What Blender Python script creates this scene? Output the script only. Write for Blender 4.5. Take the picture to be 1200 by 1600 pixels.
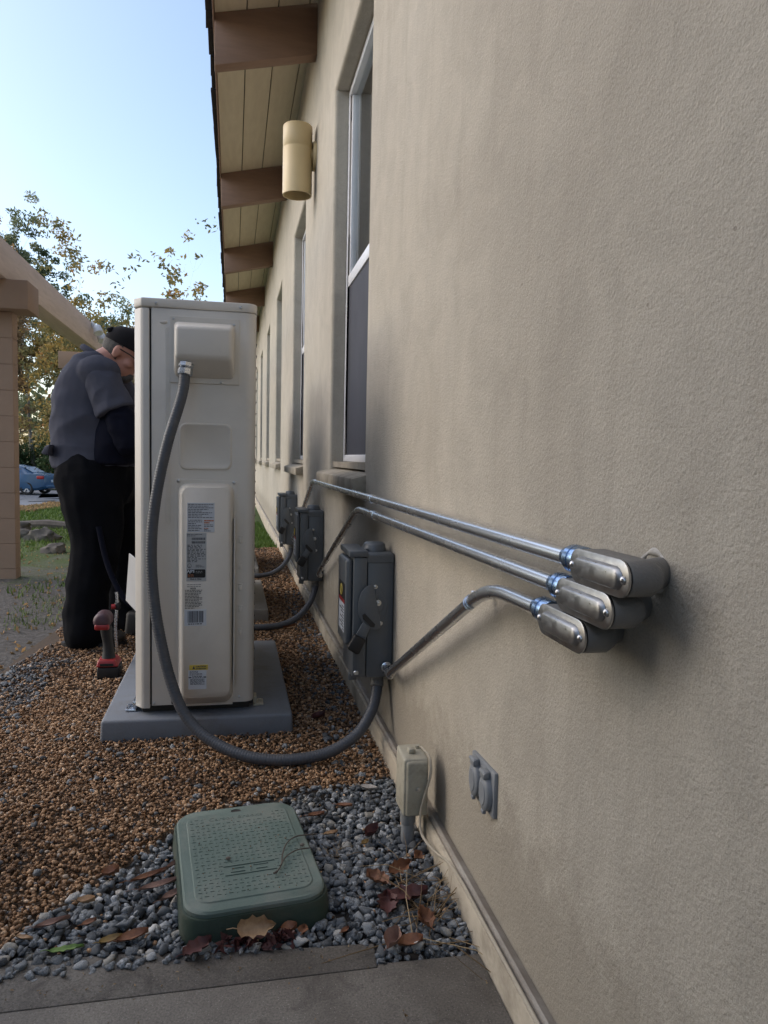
import bpy, bmesh, math, random
import numpy as np
from mathutils import Vector, Matrix, Euler, noise

for o in list(bpy.data.objects):
    bpy.data.objects.remove(o)
random.seed(7)
RNG = np.random.default_rng(11)
SC = bpy.context.scene
COL = SC.collection
PI = math.pi

# ------------------------------------------------------------------ camera
F = 1150.0
vv = Vector(((364 - 600) / F, -(713 - 800) / F, 1.0)).normalized()
rho = math.radians(0.35)
uu = Vector((math.sin(rho), math.cos(rho), 0))
uu = (uu - vv * vv.dot(uu)).normalized()
xx = vv.cross(uu)
if xx.x < 0:
    xx = -xx
cam_d = bpy.data.cameras.new('camera')
cam = bpy.data.objects.new('camera', cam_d)
COL.objects.link(cam)
right = Vector((xx[0], vv[0], uu[0])); up = Vector((xx[1], vv[1], uu[1])); fwd = Vector((xx[2], vv[2], uu[2]))
M3 = Matrix((right, up, -fwd)).transposed()
cam.matrix_world = Matrix.Translation((0, 0, 0.95)) @ M3.to_4x4()
cam_d.sensor_fit = 'VERTICAL'
cam_d.sensor_height = 36
cam_d.lens = F / 1600 * 36
cam_d.clip_start = 0.02
cam_d.clip_end = 1000
SC.camera = cam

# ------------------------------------------------------------------ sky, sun, exposure
SUN_EL, SUN_AZ = 36, -71
w = bpy.data.worlds.new("World")
SC.world = w
w.use_nodes = True
nt = w.node_tree
bg = nt.nodes['Background']
sky = nt.nodes.new('ShaderNodeTexSky')
sky.sky_type = 'NISHITA'
sky.sun_disc = False
sky.sun_elevation = math.radians(SUN_EL)
sky.sun_rotation = math.radians(SUN_AZ)
sky.air_density = 1.0
sky.dust_density = 2
sky.ozone_density = 1.0
nt.links.new(sky.outputs[0], bg.inputs[0])
bg.inputs[1].default_value = 0.15
sl = bpy.data.lights.new('sun', 'SUN')
sl.energy = 0.6
sl.angle = math.radians(110)
sl.color = (1.0, 1.0, 1.0)
sun = bpy.data.objects.new('sun', sl)
COL.objects.link(sun)
az, el = math.radians(SUN_AZ), math.radians(SUN_EL)
sd = Vector((math.sin(az) * math.cos(el), math.cos(az) * math.cos(el), math.sin(el)))
sun.rotation_euler = sd.to_track_quat('Z', 'Y').to_euler()
SC.view_settings.view_transform = 'Standard'
SC.view_settings.look = 'None'
SC.view_settings.exposure = 0.88
SC.view_settings.gamma = 1
SC.render.engine = 'CYCLES'


# ------------------------------------------------------------------ helpers
ROOT = {}


class MB:
    def __init__(s):
        s.v = []; s.f = []

    def add(s, vs, fs):
        n = len(s.v)
        s.v += [tuple(p) for p in vs]
        s.f += [tuple(i + n for i in f) for f in fs]
        return s

    def box(s, x0, x1, y0, y1, z0, z1):
        vs = [(x0, y0, z0), (x1, y0, z0), (x1, y1, z0), (x0, y1, z0), (x0, y0, z1), (x1, y0, z1), (x1, y1, z1), (x0, y1, z1)]
        return s.add(vs, [(0, 3, 2, 1), (4, 5, 6, 7), (0, 1, 5, 4), (1, 2, 6, 5), (2, 3, 7, 6), (3, 0, 4, 7)])

    def rbox(s, x0, x1, y0, y1, z0, z1, r=.004, seg=2, mat=None):
        bm = bmesh.new()
        bmesh.ops.create_cube(bm, size=1)
        for v in bm.verts:
            v.co = Vector(((x0 + x1) / 2 + v.co.x * (x1 - x0), (y0 + y1) / 2 + v.co.y * (y1 - y0), (z0 + z1) / 2 + v.co.z * (z1 - z0)))
        return s.bm_bevel(bm, r, seg, mat)

    def bm_bevel(s, bm, r, seg=2, mat=None):
        if r > 0:
            bmesh.ops.bevel(bm, geom=list(bm.edges), offset=r, segments=seg, affect='EDGES', profile=.5, clamp_overlap=True)
        bmesh.ops.recalc_face_normals(bm, faces=bm.faces)
        if mat is not None:
            bm.transform(mat)
        bm.verts.index_update()
        s.add([v.co for v in bm.verts], [[v.index for v in f.verts] for f in bm.faces])
        bm.free()
        return s

    def hull8(s, vs, r=.004, seg=2):          # a bevelled six-sided solid from 8 corners (box order)
        bm = bmesh.new()
        bv = [bm.verts.new(p) for p in vs]
        for f in [(0, 3, 2, 1), (4, 5, 6, 7), (0, 1, 5, 4), (1, 2, 6, 5), (2, 3, 7, 6), (3, 0, 4, 7)]:
            bm.faces.new([bv[i] for i in f])
        return s.bm_bevel(bm, r, seg)

    def prism(s, pts, d, r=0, seg=2):          # polygon (3D points) extruded along vector d
        bm = bmesh.new()
        d = Vector(d)
        a = [bm.verts.new(p) for p in pts]
        b = [bm.verts.new(Vector(p) + d) for p in pts]
        n = len(pts)
        bm.faces.new(a); bm.faces.new(b[::-1])
        for i in range(n):
            bm.faces.new([a[i], b[i], b[(i + 1) % n], a[(i + 1) % n]])
        bmesh.ops.recalc_face_normals(bm, faces=bm.faces)
        if r > 0:
            return s.bm_bevel(bm, r, seg)
        bm.verts.index_update()
        s.add([v.co for v in bm.verts], [[v.index for v in f.verts] for f in bm.faces])
        bm.free()
        return s

    def tube(s, pts, r, n=12, cap=True):
        pts = [Vector(p) for p in pts]
        m = len(pts)
        rs = r if hasattr(r, '__len__') else [r] * m
        t0 = (pts[1] - pts[0]).normalized()
        a = t0.orthogonal().normalized()
        base = len(s.v)
        for i, p in enumerate(pts):
            t = (pts[min(i + 1, m - 1)] - pts[max(i - 1, 0)])
            t = t.normalized() if t.length > 1e-9 else t0
            a = (a - t * a.dot(t)).normalized()
            b = t.cross(a)
            for k in range(n):
                q = 2 * PI * k / n
                s.v.append(tuple(p + (a * math.cos(q) + b * math.sin(q)) * rs[i]))
        for i in range(m - 1):
            for k in range(n):
                k2 = (k + 1) % n
                s.f.append((base + i * n + k, base + i * n + k2, base + (i + 1) * n + k2, base + (i + 1) * n + k))
        if cap:
            s.f.append(tuple(base + k for k in range(n))[::-1])
            s.f.append(tuple(base + (m - 1) * n + k for k in range(n)))
        return s

    def cyl(s, p0, p1, r, n=20, r1=None):
        return s.tube([p0, p1], [r, r if r1 is None else r1], n)

    def lathe(s, o, axis, prof, n=24):          # prof: list of (distance along axis, radius)
        axis = Vector(axis).normalized(); o = Vector(o)
        a = axis.orthogonal().normalized(); b = axis.cross(a)
        base = len(s.v)
        for d, r in prof:
            for k in range(n):
                q = 2 * PI * k / n
                s.v.append(tuple(o + axis * d + (a * math.cos(q) + b * math.sin(q)) * max(r, 1e-5)))
        for i in range(len(prof) - 1):
            for k in range(n):
                k2 = (k + 1) % n
                s.f.append((base + i * n + k, base + i * n + k2, base + (i + 1) * n + k2, base + (i + 1) * n + k))
        return s

    def ell(s, c, rx, ry, rz, m=None, u=16, v=10):
        base = len(s.v); c = Vector(c)
        for i in range(v + 1):
            th = PI * i / v
            for k in range(u):
                q = 2 * PI * k / u
                p = Vector((rx * math.sin(th) * math.cos(q), ry * math.sin(th) * math.sin(q), rz * math.cos(th)))
                if m is not None:
                    p = m @ p
                s.v.append(tuple(c + p))
        for i in range(v):
            for k in range(u):
                k2 = (k + 1) % u
                s.f.append((base + i * u + k, base + (i + 1) * u + k, base + (i + 1) * u + k2, base + i * u + k2))
        return s

    def loft(s, loops, cap0=True, cap1=True):
        base = len(s.v); n = len(loops[0])
        for L in loops:
            s.v += [tuple(p) for p in L]
        for i in range(len(loops) - 1):
            for k in range(n):
                k2 = (k + 1) % n
                s.f.append((base + i * n + k, base + i * n + k2, base + (i + 1) * n + k2, base + (i + 1) * n + k))
        if cap0:
            s.f.append(tuple(base + k for k in range(n))[::-1])
        if cap1:
            e = base + (len(loops) - 1) * n
            s.f.append(tuple(e + k for k in range(n)))
        return s

    def mesh(s, name, m, smooth=None, org=(0, 0, 0)):
        me = bpy.data.meshes.new(name)
        o = Vector(org)
        me.from_pydata([Vector(p) - o for p in s.v], [], s.f)
        bm = bmesh.new(); bm.from_mesh(me)
        bmesh.ops.remove_doubles(bm, verts=bm.verts, dist=1e-6)
        bmesh.ops.recalc_face_normals(bm, faces=bm.faces)
        bm.to_mesh(me); bm.free()
        me.materials.append(m)
        if smooth is not None:
            try:
                me.set_sharp_from_angle(angle=math.radians(smooth))
            except Exception:
                pass
            me.polygons.foreach_set('use_smooth', [True] * len(me.polygons))
        return me

    def part(s, name, m, parent, smooth=35, label=None, kind=None):
        org = ROOT.get(parent.name, (0, 0, 0))
        o = bpy.data.objects.new(name, s.mesh(name, m, smooth, org))
        COL.objects.link(o)
        o.parent = parent
        ROOT[o.name] = org
        if label: o['label'] = label
        if kind: o['kind'] = kind
        return o

    def thing(s, name, m, label, cat, org=None, smooth=35, group=None, kind=None):
        if org is None:
            a = np.array(s.v)
            org = ((a[:, 0].min() + a[:, 0].max()) / 2, (a[:, 1].min() + a[:, 1].max()) / 2, a[:, 2].min())
        o = bpy.data.objects.new(name, s.mesh(name, m, smooth, org))
        COL.objects.link(o)
        o.location = org
        ROOT[o.name] = tuple(org)
        if kind:
            o['kind'] = kind
        else:
            o['category'] = cat
        if label: o['label'] = label
        if group: o['group'] = group
        return o


def empty(name, loc, label, cat, group=None):
    o = bpy.data.objects.new(name, None)
    o.empty_display_size = .1
    COL.objects.link(o)
    o.location = loc
    o['label'] = label; o['category'] = cat
    if group: o['group'] = group
    ROOT[o.name] = tuple(loc)
    return o


def copy_tree(o, loc=None, label=None, parent=None):
    c = o.copy(); COL.objects.link(c)
    if parent is not None: c.parent = parent
    if loc is not None: c.location = loc
    if label: c['label'] = label
    for ch in list(o.children):
        copy_tree(ch, parent=c)
    return c


def smooth_path(pts, step=.02):
    pts = [Vector(p) for p in pts]
    out = []
    P = [pts[0] * 2 - pts[1]] + pts + [pts[-1] * 2 - pts[-2]]
    for i in range(1, len(P) - 2):
        p0, p1, p2, p3 = P[i - 1:i + 3]
        n = max(2, int((p2 - p1).length / step))
        for k in range(n):
            t = k / n
            out.append(.5 * ((2 * p1) + (p2 - p0) * t + (2 * p0 - 5 * p1 + 4 * p2 - p3) * t * t + (3 * p1 - p0 - 3 * p2 + p3) * t ** 3))
    out.append(pts[-1])
    return out


def round_corner(pts, rad, n=8):
    """polyline with its inner corners turned into bends"""
    pts = [Vector(p) for p in pts]
    out = [pts[0]]
    for i in range(1, len(pts) - 1):
        a = (pts[i - 1] - pts[i]); b = (pts[i + 1] - pts[i])
        r = min(rad, a.length * .49, b.length * .49)
        A = pts[i] + a.normalized() * r; B = pts[i] + b.normalized() * r
        for k in range(n + 1):
            t = k / n
            out.append(A * (1 - t) ** 2 + pts[i] * 2 * t * (1 - t) + B * t * t)
    out.append(pts[-1])
    return out


def rrect(x0, x1, z0, z1, r, y, n=5):
    """rounded rectangle in the xz plane at depth y"""
    L = []
    for cx, cz, a0 in ((x1 - r, z1 - r, 0), (x0 + r, z1 - r, 90), (x0 + r, z0 + r, 180), (x1 - r, z0 + r, 270)):
        for k in range(n + 1):
            a = math.radians(a0 + 90 * k / n)
            L.append((cx + r * math.cos(a), y, cz + r * math.sin(a)))
    return L


def text_part(s, size, mw, m, parent, name='lettering', ext=.0004, bold=0, align='CENTER', label=None, kind=None):
    c = bpy.data.curves.new(name, 'FONT')
    c.body = s; c.size = size; c.extrude = ext; c.align_x = align; c.align_y = 'CENTER'; c.offset = bold
    c.resolution_u = 2
    o = bpy.data.objects.new('tmp_text', c)
    COL.objects.link(o)
    dg = bpy.context.evaluated_depsgraph_get()
    me = bpy.data.meshes.new_from_object(o.evaluated_get(dg))
    bpy.data.objects.remove(o)
    me.name = name
    org = Vector(ROOT.get(parent.name, (0, 0, 0)))
    me.transform(Matrix.Translation(-org) @ mw)
    me.materials.clear(); me.materials.append(m)
    q = bpy.data.objects.new(name, me)
    COL.objects.link(q); q.parent = parent
    ROOT[q.name] = tuple(org)
    if label: q['label'] = label
    return q


# ------------------------------------------------------------------ materials
def nmat(name):
    m = bpy.data.materials.new(name)
    m.use_nodes = True
    t = m.node_tree
    return m, t, t.nodes['Principled BSDF']


def N(t, typ, **k):
    n = t.nodes.new(typ)
    for a, b in k.items():
        if a in n.inputs.keys():
            n.inputs[a].default_value = b
        else:
            setattr(n, a, b)
    return n


def c4(c): return (c[0], c[1], c[2], 1)


def noise_tex(t, scale, detail=4, rough=.55, vec=None, dist=0):
    n = N(t, 'ShaderNodeTexNoise')
    n.inputs['Scale'].default_value = scale; n.inputs['Detail'].default_value = detail
    n.inputs['Roughness'].default_value = rough; n.inputs['Distortion'].default_value = dist
    if vec is not None: t.links.new(vec, n.inputs['Vector'])
    return n


def ramp(t, src, stops):
    r = N(t, 'ShaderNodeValToRGB')
    e = r.color_ramp.elements
    while len(e) < len(stops): e.new(.5)
    for i, (p, c) in enumerate(stops):
        e[i].position = p; e[i].color = c4(c) if hasattr(c, '__len__') else (c, c, c, 1)
    t.links.new(src, r.inputs[0])
    return r


def mix(t, fac, a, b, mode='MIX'):
    n = N(t, 'ShaderNodeMix', data_type='RGBA', blend_type=mode)
    for sock, v in ((0, fac), (6, a), (7, b)):
        if hasattr(v, 'links'): t.links.new(v, n.inputs[sock])
        elif hasattr(v, '__len__'): n.inputs[sock].default_value = c4(v)
        else: n.inputs[sock].default_value = v
    return n.outputs[2]


def bump(t, p, h, strength, dist=.01, prev=None):
    b = N(t, 'ShaderNodeBump')
    b.inputs['Strength'].default_value = strength; b.inputs['Distance'].default_value = dist
    t.links.new(h, b.inputs['Height'])
    if prev is not None: t.links.new(prev, b.inputs['Normal'])
    t.links.new(b.outputs[0], p.inputs['Normal'])
    return b.outputs[0]


def pmat(name, c1, c2=None, scale=8, rough=.6, metal=0, bs=0, bscale=60, spec=.5, dirt=None, dscale=3, damt=.35, rvar=.1, bdist=.003, stretch=None):
    """plain procedural paint / plastic / metal with colour variation, grime and fine relief"""
    m, t, p = nmat(name)
    tc = N(t, 'ShaderNodeTexCoord')
    vec = tc.outputs['Object']
    if stretch:
        mp = N(t, 'ShaderNodeMapping'); mp.inputs['Scale'].default_value = stretch
        t.links.new(vec, mp.inputs['Vector']); vec = mp.outputs[0]
    c2 = c2 or tuple(x * .85 for x in c1)
    n1 = noise_tex(t, scale, 5, .6, vec)
    r1 = ramp(t, n1.outputs[0], [(.3, c2), (.7, c1)])
    col = r1.outputs[0]
    if dirt:
        n2 = noise_tex(t, dscale, 8, .7, vec, .4)
        r2 = ramp(t, n2.outputs[0], [(.48, 0), (.72, damt)])
        col = mix(t, r2.outputs[0], col, dirt)
    t.links.new(col, p.inputs['Base Color'])
    rr = N(t, 'ShaderNodeMapRange')
    rr.inputs['To Min'].default_value = max(.02, rough - rvar); rr.inputs['To Max'].default_value = min(1, rough + rvar)
    n3 = noise_tex(t, scale * 2.3, 4, .6, vec)
    t.links.new(n3.outputs[0], rr.inputs['Value'])
    t.links.new(rr.outputs[0], p.inputs['Roughness'])
    p.inputs['Metallic'].default_value = metal
    p.inputs['Specular IOR Level'].default_value = spec
    if bs:
        n4 = noise_tex(t, bscale, 5, .6, vec)
        bump(t, p, n4.outputs[0], bs, bdist)
    return m


def tone_mat(name, stops, rough=.8, spec=.3, speck=0, sscale=250, bs=.3, bscale=200, trans=0):
    """colour chosen per piece from the mesh attribute 'tone'"""
    m, t, p = nmat(name)
    at = N(t, 'ShaderNodeAttribute', attribute_name='tone')
    r = ramp(t, at.outputs['Fac'], stops)
    col = r.outputs[0]
    tc = N(t, 'ShaderNodeTexCoord')
    if speck:
        n = noise_tex(t, sscale, 4, .7, tc.outputs['Object'])
        r2 = ramp(t, n.outputs[0], [(.35, .45), (.5, 1), (.66, 1 + speck)])
        col = mix(t, 1.0, col, r2.outputs[0], 'MULTIPLY')
    t.links.new(col, p.inputs['Base Color'])
    p.inputs['Roughness'].default_value = rough
    p.inputs['Specular IOR Level'].default_value = spec
    if bs:
        n4 = noise_tex(t, bscale, 4, .6, tc.outputs['Object'])
        bump(t, p, n4.outputs[0], bs, .002)
    if trans:
        tr = N(t, 'ShaderNodeBsdfTranslucent'); t.links.new(col, tr.inputs[0])
        ms = N(t, 'ShaderNodeMixShader'); ms.inputs[0].default_value = trans
        t.links.new(p.outputs[0], ms.inputs[1]); t.links.new(tr.outputs[0], ms.inputs[2])
        t.links.new(ms.outputs[0], t.nodes['Material Output'].inputs[0])
    return m


def stucco_mat():
    m, t, p = nmat('stucco')
    tc = N(t, 'ShaderNodeTexCoord'); vec = tc.outputs['Object']
    n1 = noise_tex(t, 1.1, 6, .6, vec, .3)
    col = ramp(t, n1.outputs[0], [(.28, (.41, .37, .305)), (.5, (.455, .415, .345)), (.75, (.495, .455, .385))]).outputs[0]
    # trowel patches
    n2 = noise_tex(t, 6, 6, .65, vec, .8)
    r2 = ramp(t, n2.outputs[0], [(.35, .86), (.6, 1.04)])
    col = mix(t, .7, col, r2.outputs[0], 'MULTIPLY')
    # rain streaks: noise squeezed in the vertical
    mp = N(t, 'ShaderNodeMapping'); mp.inputs['Scale'].default_value = (9, 9, .5)
    t.links.new(vec, mp.inputs['Vector'])
    n3 = noise_tex(t, 1.6, 6, .65, mp.outputs[0])
    r3 = ramp(t, n3.outputs[0], [(.52, 0), (.8, .42)])
    col = mix(t, r3.outputs[0], col, (.33, .29, .235))
    # fine speckle of dirt caught in the texture
    n5 = noise_tex(t, 320, 3, .6, vec)
    r5 = ramp(t, n5.outputs[0], [(.36, .72), (.5, 1.0), (.7, 1.06)])
    col = mix(t, .6, col, r5.outputs[0], 'MULTIPLY')
    # scattered pits and specks
    vp = N(t, 'ShaderNodeTexVoronoi'); vp.inputs['Scale'].default_value = 11
    t.links.new(vec, vp.inputs['Vector'])
    npk = noise_tex(t, 3, 3, .6, vec)
    cut = N(t, 'ShaderNodeMath', operation='MULTIPLY'); cut.inputs[1].default_value = .055
    t.links.new(npk.outputs[0], cut.inputs[0])
    lt = N(t, 'ShaderNodeMath', operation='LESS_THAN'); t.links.new(vp.outputs['Distance'], lt.inputs[0]); t.links.new(cut.outputs[0], lt.inputs[1])
    hf = N(t, 'ShaderNodeMath', operation='MULTIPLY'); hf.inputs[1].default_value = .55; t.links.new(lt.outputs[0], hf.inputs[0])
    col = mix(t, hf.outputs[0], col, (.17, .14, .11))
    # splash stain just above the ground
    sx = N(t, 'ShaderNodeSeparateXYZ'); t.links.new(vec, sx.inputs[0])
    n6 = noise_tex(t, 14, 6, .7, vec)
    ad = N(t, 'ShaderNodeMath', operation='MULTIPLY_ADD'); ad.inputs[1].default_value = -.45
    t.links.new(n6.outputs[0], ad.inputs[0]); t.links.new(sx.outputs[2], ad.inputs[2])
    r6 = ramp(t, ad.outputs[0], [(0.0, .55), (.13, 0)])
    col = mix(t, r6.outputs[0], col, (.24, .21, .165))
    t.links.new(col, p.inputs['Base Color'])
    p.inputs['Roughness'].default_value = .86
    p.inputs['Specular IOR Level'].default_value = .3
    a = noise_tex(t, 30, 4, .55, vec, .3)
    b = noise_tex(t, 190, 4, .65, vec, .2)
    vo = N(t, 'ShaderNodeTexVoronoi', feature='SMOOTH_F1'); vo.inputs['Scale'].default_value = 125
    t.links.new(vec, vo.inputs['Vector'])
    pr = bump(t, p, a.outputs[0], .17, .008)
    pr = bump(t, p, vo.outputs[0], .24, .004, pr)
    bump(t, p, b.outputs[0], .6, .004, pr)
    return m


def metal_mat(name, c, rough, sc=30, scr=.25):
    m, t, p = nmat(name)
    tc = N(t, 'ShaderNodeTexCoord'); vec = tc.outputs['Object']
    n = noise_tex(t, sc, 6, .65, vec)
    t.links.new(ramp(t, n.outputs[0], [(.3, tuple(x * .72 for x in c)), (.62, c)]).outputs[0], p.inputs['Base Color'])
    p.inputs['Metallic'].default_value = 1
    n2 = noise_tex(t, sc * 3, 4, .6, vec)
    t.links.new(ramp(t, n2.outputs[0], [(.3, rough * .75), (.7, min(1, rough * 1.4))]).outputs[0], p.inputs['Roughness'])
    bump(t, p, n2.outputs[0], scr * .3, .001)
    return m


STUCCO = stucco_mat()
TRIM = pmat('trim_paint', (.50, .44, .34), (.36, .31, .24), 9, .8, bs=.4, bscale=90, dirt=(.17, .14, .10), dscale=7, damt=.8)
SCREED = pmat('screed_metal', (.36, .33, .29), (.24, .21, .18), 14, .55, bs=.3, bscale=60, dirt=(.15, .12, .09), dscale=9, damt=.7)
RAFTER = pmat('rafter_brown_paint', (.29, .18, .125), (.24, .15, .105), 5, .7, bs=.35, bscale=40, stretch=(1, 6, 6))
SOFFIT = pmat('soffit_cream_paint', (.70, .60, .44), (.63, .53, .38), 4, .75, bs=.25, bscale=50, stretch=(6, 1, 6))
SHINGLE = pmat('shingle_dark', (.04, .042, .048), (.025, .026, .03), 20, .9, bs=.8, bscale=120)
VINYL = pmat('window_vinyl', (.72, .73, .76), (.64, .65, .68), 3, .4)
SILLM = pmat('sill_plaster', (.42, .37, .29), (.30, .265, .21), 8, .85, bs=.6, bscale=70, dirt=(.14, .12, .09), dscale=10, damt=.7)
SCREEN = pmat('insect_screen', (.055, .058, .075), (.045, .048, .062), 2, .75, spec=.25)
SCONCE = pmat('sconce_cream_metal', (.62, .49, .27), (.57, .44, .24), 3, .45, dirt=(.35, .28, .16), damt=.3)
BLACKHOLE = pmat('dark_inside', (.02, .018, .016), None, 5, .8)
ACP = pmat('condenser_paint', (.615, .59, .545), (.59, .565, .52), 2.5, .42, bs=.05, bscale=400, dirt=(.30, .27, .23), dscale=6, damt=.14)
ACGAP = pmat('condenser_gap', (.03, .028, .026), None, 5, .8)
COIL = pmat('coil_fins', (.05, .05, .052), (.03, .03, .03), 30, .5)
ZINC = metal_mat('zinc_bright', (.70, .74, .80), .26, 40)
SCREWM = metal_mat('screw_metal', (.60, .60, .60), .3, 80)
EMT = pmat('emt_steel', (.70, .72, .75), (.66, .68, .71), 3, .27, 1.0, rvar=.04)
CONNBLUE = metal_mat('zinc_blue', (.30, .42, .62), .22, 40)
LBGREY = pmat('lb_body_grey', (.16, .155, .148), (.13, .127, .12), 12, .5, bs=.3, bscale=250)
LBCOVER = metal_mat('lb_cover_aluminium', (.40, .395, .39), .36, 26, .5)
DISC = pmat('disconnect_grey_enamel', (.098, .11, .123), (.085, .097, .11), 4, .42, dirt=(.2, .19, .17), dscale=12, damt=.15)
GRIP = pmat('grip_black', (.008, .008, .009), None, 6, .5)
WHIP = pmat('whip_grey_pvc', (.066, .074, .090), (.055, .062, .076), 10, .48, dirt=(.16, .14, .12), dscale=20, damt=.25)
PADM = pmat('pad_grey_plastic', (.165, .185, .215), (.14, .155, .18), 6, .62, bs=.3, bscale=180, dirt=(.10, .085, .07), dscale=9, damt=.5)
PADLIGHT = pmat('pad_dusty', (.30, .28, .25), (.24, .225, .20), 6, .8, bs=.3, bscale=100)
WHITEL = pmat('label_white', (.56, .60, .66), (.50, .54, .60), 5, .5)
SILVERL = pmat('label_silver', (.42, .44, .46), (.38, .40, .42), 5, .4)
INK = pmat('ink_dark', (.06, .065, .08), None, 5, .6)
INKRED = pmat('ink_rust', (.45, .16, .07), None, 5, .6)
YELL = pmat('label_yellow', (.62, .47, .08), None, 5, .5)
BLACKP = pmat('plastic_black', (.010, .010, .011), None, 9, .6)
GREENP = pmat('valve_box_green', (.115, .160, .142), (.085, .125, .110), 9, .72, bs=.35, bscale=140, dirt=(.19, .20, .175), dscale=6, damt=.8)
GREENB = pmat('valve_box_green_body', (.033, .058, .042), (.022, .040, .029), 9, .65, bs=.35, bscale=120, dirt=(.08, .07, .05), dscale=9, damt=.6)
JBOX = pmat('junction_box_beige', (.40, .375, .30), (.33, .31, .245), 12, .6, bs=.3, bscale=120, dirt=(.14, .125, .09), dscale=18, damt=.7)
PIPEG = pmat('pvc_pipe_grey', (.27, .28, .29), (.20, .21, .215), 14, .6, dirt=(.10, .085, .065), dscale=20, damt=.6)
CABLEM = pmat('cable_beige', (.42, .37, .29), (.35, .31, .24), 20, .6)
OUTLET = pmat('outlet_cover_grey', (.23, .245, .265), (.19, .205, .22), 14, .48, dirt=(.34, .34, .33), dscale=22, damt=.3)
TANW = pmat('pergola_tan_paint', (.33, .222, .15), (.285, .19, .128), 2.5, .85, bs=.45, bscale=70, dirt=(.24, .16, .11), dscale=3, damt=.3)
TANBEAM = pmat('beam_tan_lit', (.66, .53, .44), (.58, .46, .375), 3, .75, bs=.4, bscale=50, stretch=(8, 1, 8), dirt=(.30, .22, .17), dscale=4, damt=.3)  # tan lightened in the colour to stand for light on the beam side
WHITEP = pmat('fixture_white', (.75, .77, .78), None, 5, .4)
SKIN = pmat('skin', (.50, .25, .18), (.44, .20, .145), 14, .5, bs=.25, bscale=300)
HAIR = pmat('hair_grey', (.10, .09, .082), (.05, .045, .042), 160, .7, bs=.5, bscale=300)
SHIRT = pmat('shirt_charcoal', (.070, .074, .098), (.058, .061, .082), 8, .9, bs=.35, bscale=500, spec=.1)
NAVY = pmat('undersleeve_navy', (.007, .008, .016), None, 8, .9, bs=.3, bscale=300, spec=.08)
TROUS = pmat('trousers_black', (.006, .0066, .009), (.0045, .005, .0065), 9, .9, bs=.4, bscale=300, spec=.08)
CAPM = pmat('cap_black', (.011, .010, .012), None, 9, .85, bs=.4, bscale=300, spec=.2)
BOOT = pmat('boot_dark', (.022, .019, .017), None, 9, .6, dirt=(.1, .08, .06), damt=.5)
PATCH = pmat('patch_tan', (.36, .22, .18), None, 9, .7)
DRED = pmat('drill_red', (.30, .018, .02), (.25, .014, .016), 9, .42)
CONC = None


def concrete_mat():
    m, t, p = nmat('old_concrete')
    tc = N(t, 'ShaderNodeTexCoord'); vec = tc.outputs['Object']
    n1 = noise_tex(t, 3.2, 8, .65, vec, .5)
    col = ramp(t, n1.outputs[0], [(.28, (.060, .052, .044)), (.5, (.118, .106, .092)), (.72, (.185, .172, .152))]).outputs[0]
    n2 = noise_tex(t, 240, 3, .7, vec)
    col = mix(t, .75, col, ramp(t, n2.outputs[0], [(.33, .45), (.5, 1), (.68, 1.35)]).outputs[0], 'MULTIPLY')
    n3 = noise_tex(t, 9, 7, .75, vec, 1)
    col = mix(t, ramp(t, n3.outputs[0], [(.52, 0), (.70, .75)]).outputs[0], col, (.038, .032, .027))
    vo = N(t, 'ShaderNodeTexVoronoi'); vo.inputs['Scale'].default_value = 150
    t.links.new(vec, vo.inputs['Vector'])
    col = mix(t, ramp(t, vo.outputs['Distance'], [(.09, .55), (.16, 0)]).outputs[0], col, (.34, .33, .31))
    t.links.new(col, p.inputs['Base Color'])
    t.links.new(ramp(t, n1.outputs[0], [(.3, .55), (.7, .9)]).outputs[0], p.inputs['Roughness'])
    pr = bump(t, p, n2.outputs[0], .5, .003)
    bump(t, p, n3.outputs[0], .4, .006, pr)
    return m


CONC = concrete_mat()


def ground_mat():
    m, t, p = nmat('ground_soil_and_turf')
    tc = N(t, 'ShaderNodeTexCoord'); vec = tc.outputs['Object']
    n1 = noise_tex(t, 2.2, 8, .7, vec, .6)
    n2 = noise_tex(t, 45, 6, .7, vec)
    mud = ramp(t, n2.outputs[0], [(.3, (.055, .048, .042)), (.52, (.115, .105, .095)), (.75, (.19, .18, .165))]).outputs[0]
    turf = ramp(t, n2.outputs[0], [(.3, (.035, .05, .012)), (.55, (.07, .10, .022)), (.8, (.13, .15, .05))]).outputs[0]
    sx = N(t, 'ShaderNodeSeparateXYZ'); t.links.new(vec, sx.inputs[0])
    # turf takes over with distance along the building
    ma = N(t, 'ShaderNodeMath', operation='MULTIPLY_ADD'); ma.inputs[1].default_value = .16; ma.inputs[2].default_value = -1.05
    t.links.new(sx.outputs[1], ma.inputs[0])
    ad = N(t, 'ShaderNodeMath', operation='ADD'); t.links.new(ma.outputs[0], ad.inputs[0]); t.links.new(n1.outputs[0], ad.inputs[1])
    fac = ramp(t, ad.outputs[0], [(.38, 0), (.62, 1)]).outputs[0]
    col = mix(t, fac, mud, turf)
    t.links.new(col, p.inputs['Base Color'])
    p.inputs['Roughness'].default_value = .9
    p.inputs['Specular IOR Level'].default_value = .25
    pr = bump(t, p, n2.outputs[0], .8, .02)
    bump(t, p, n1.outputs[0], .5, .05, pr)
    return m


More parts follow.
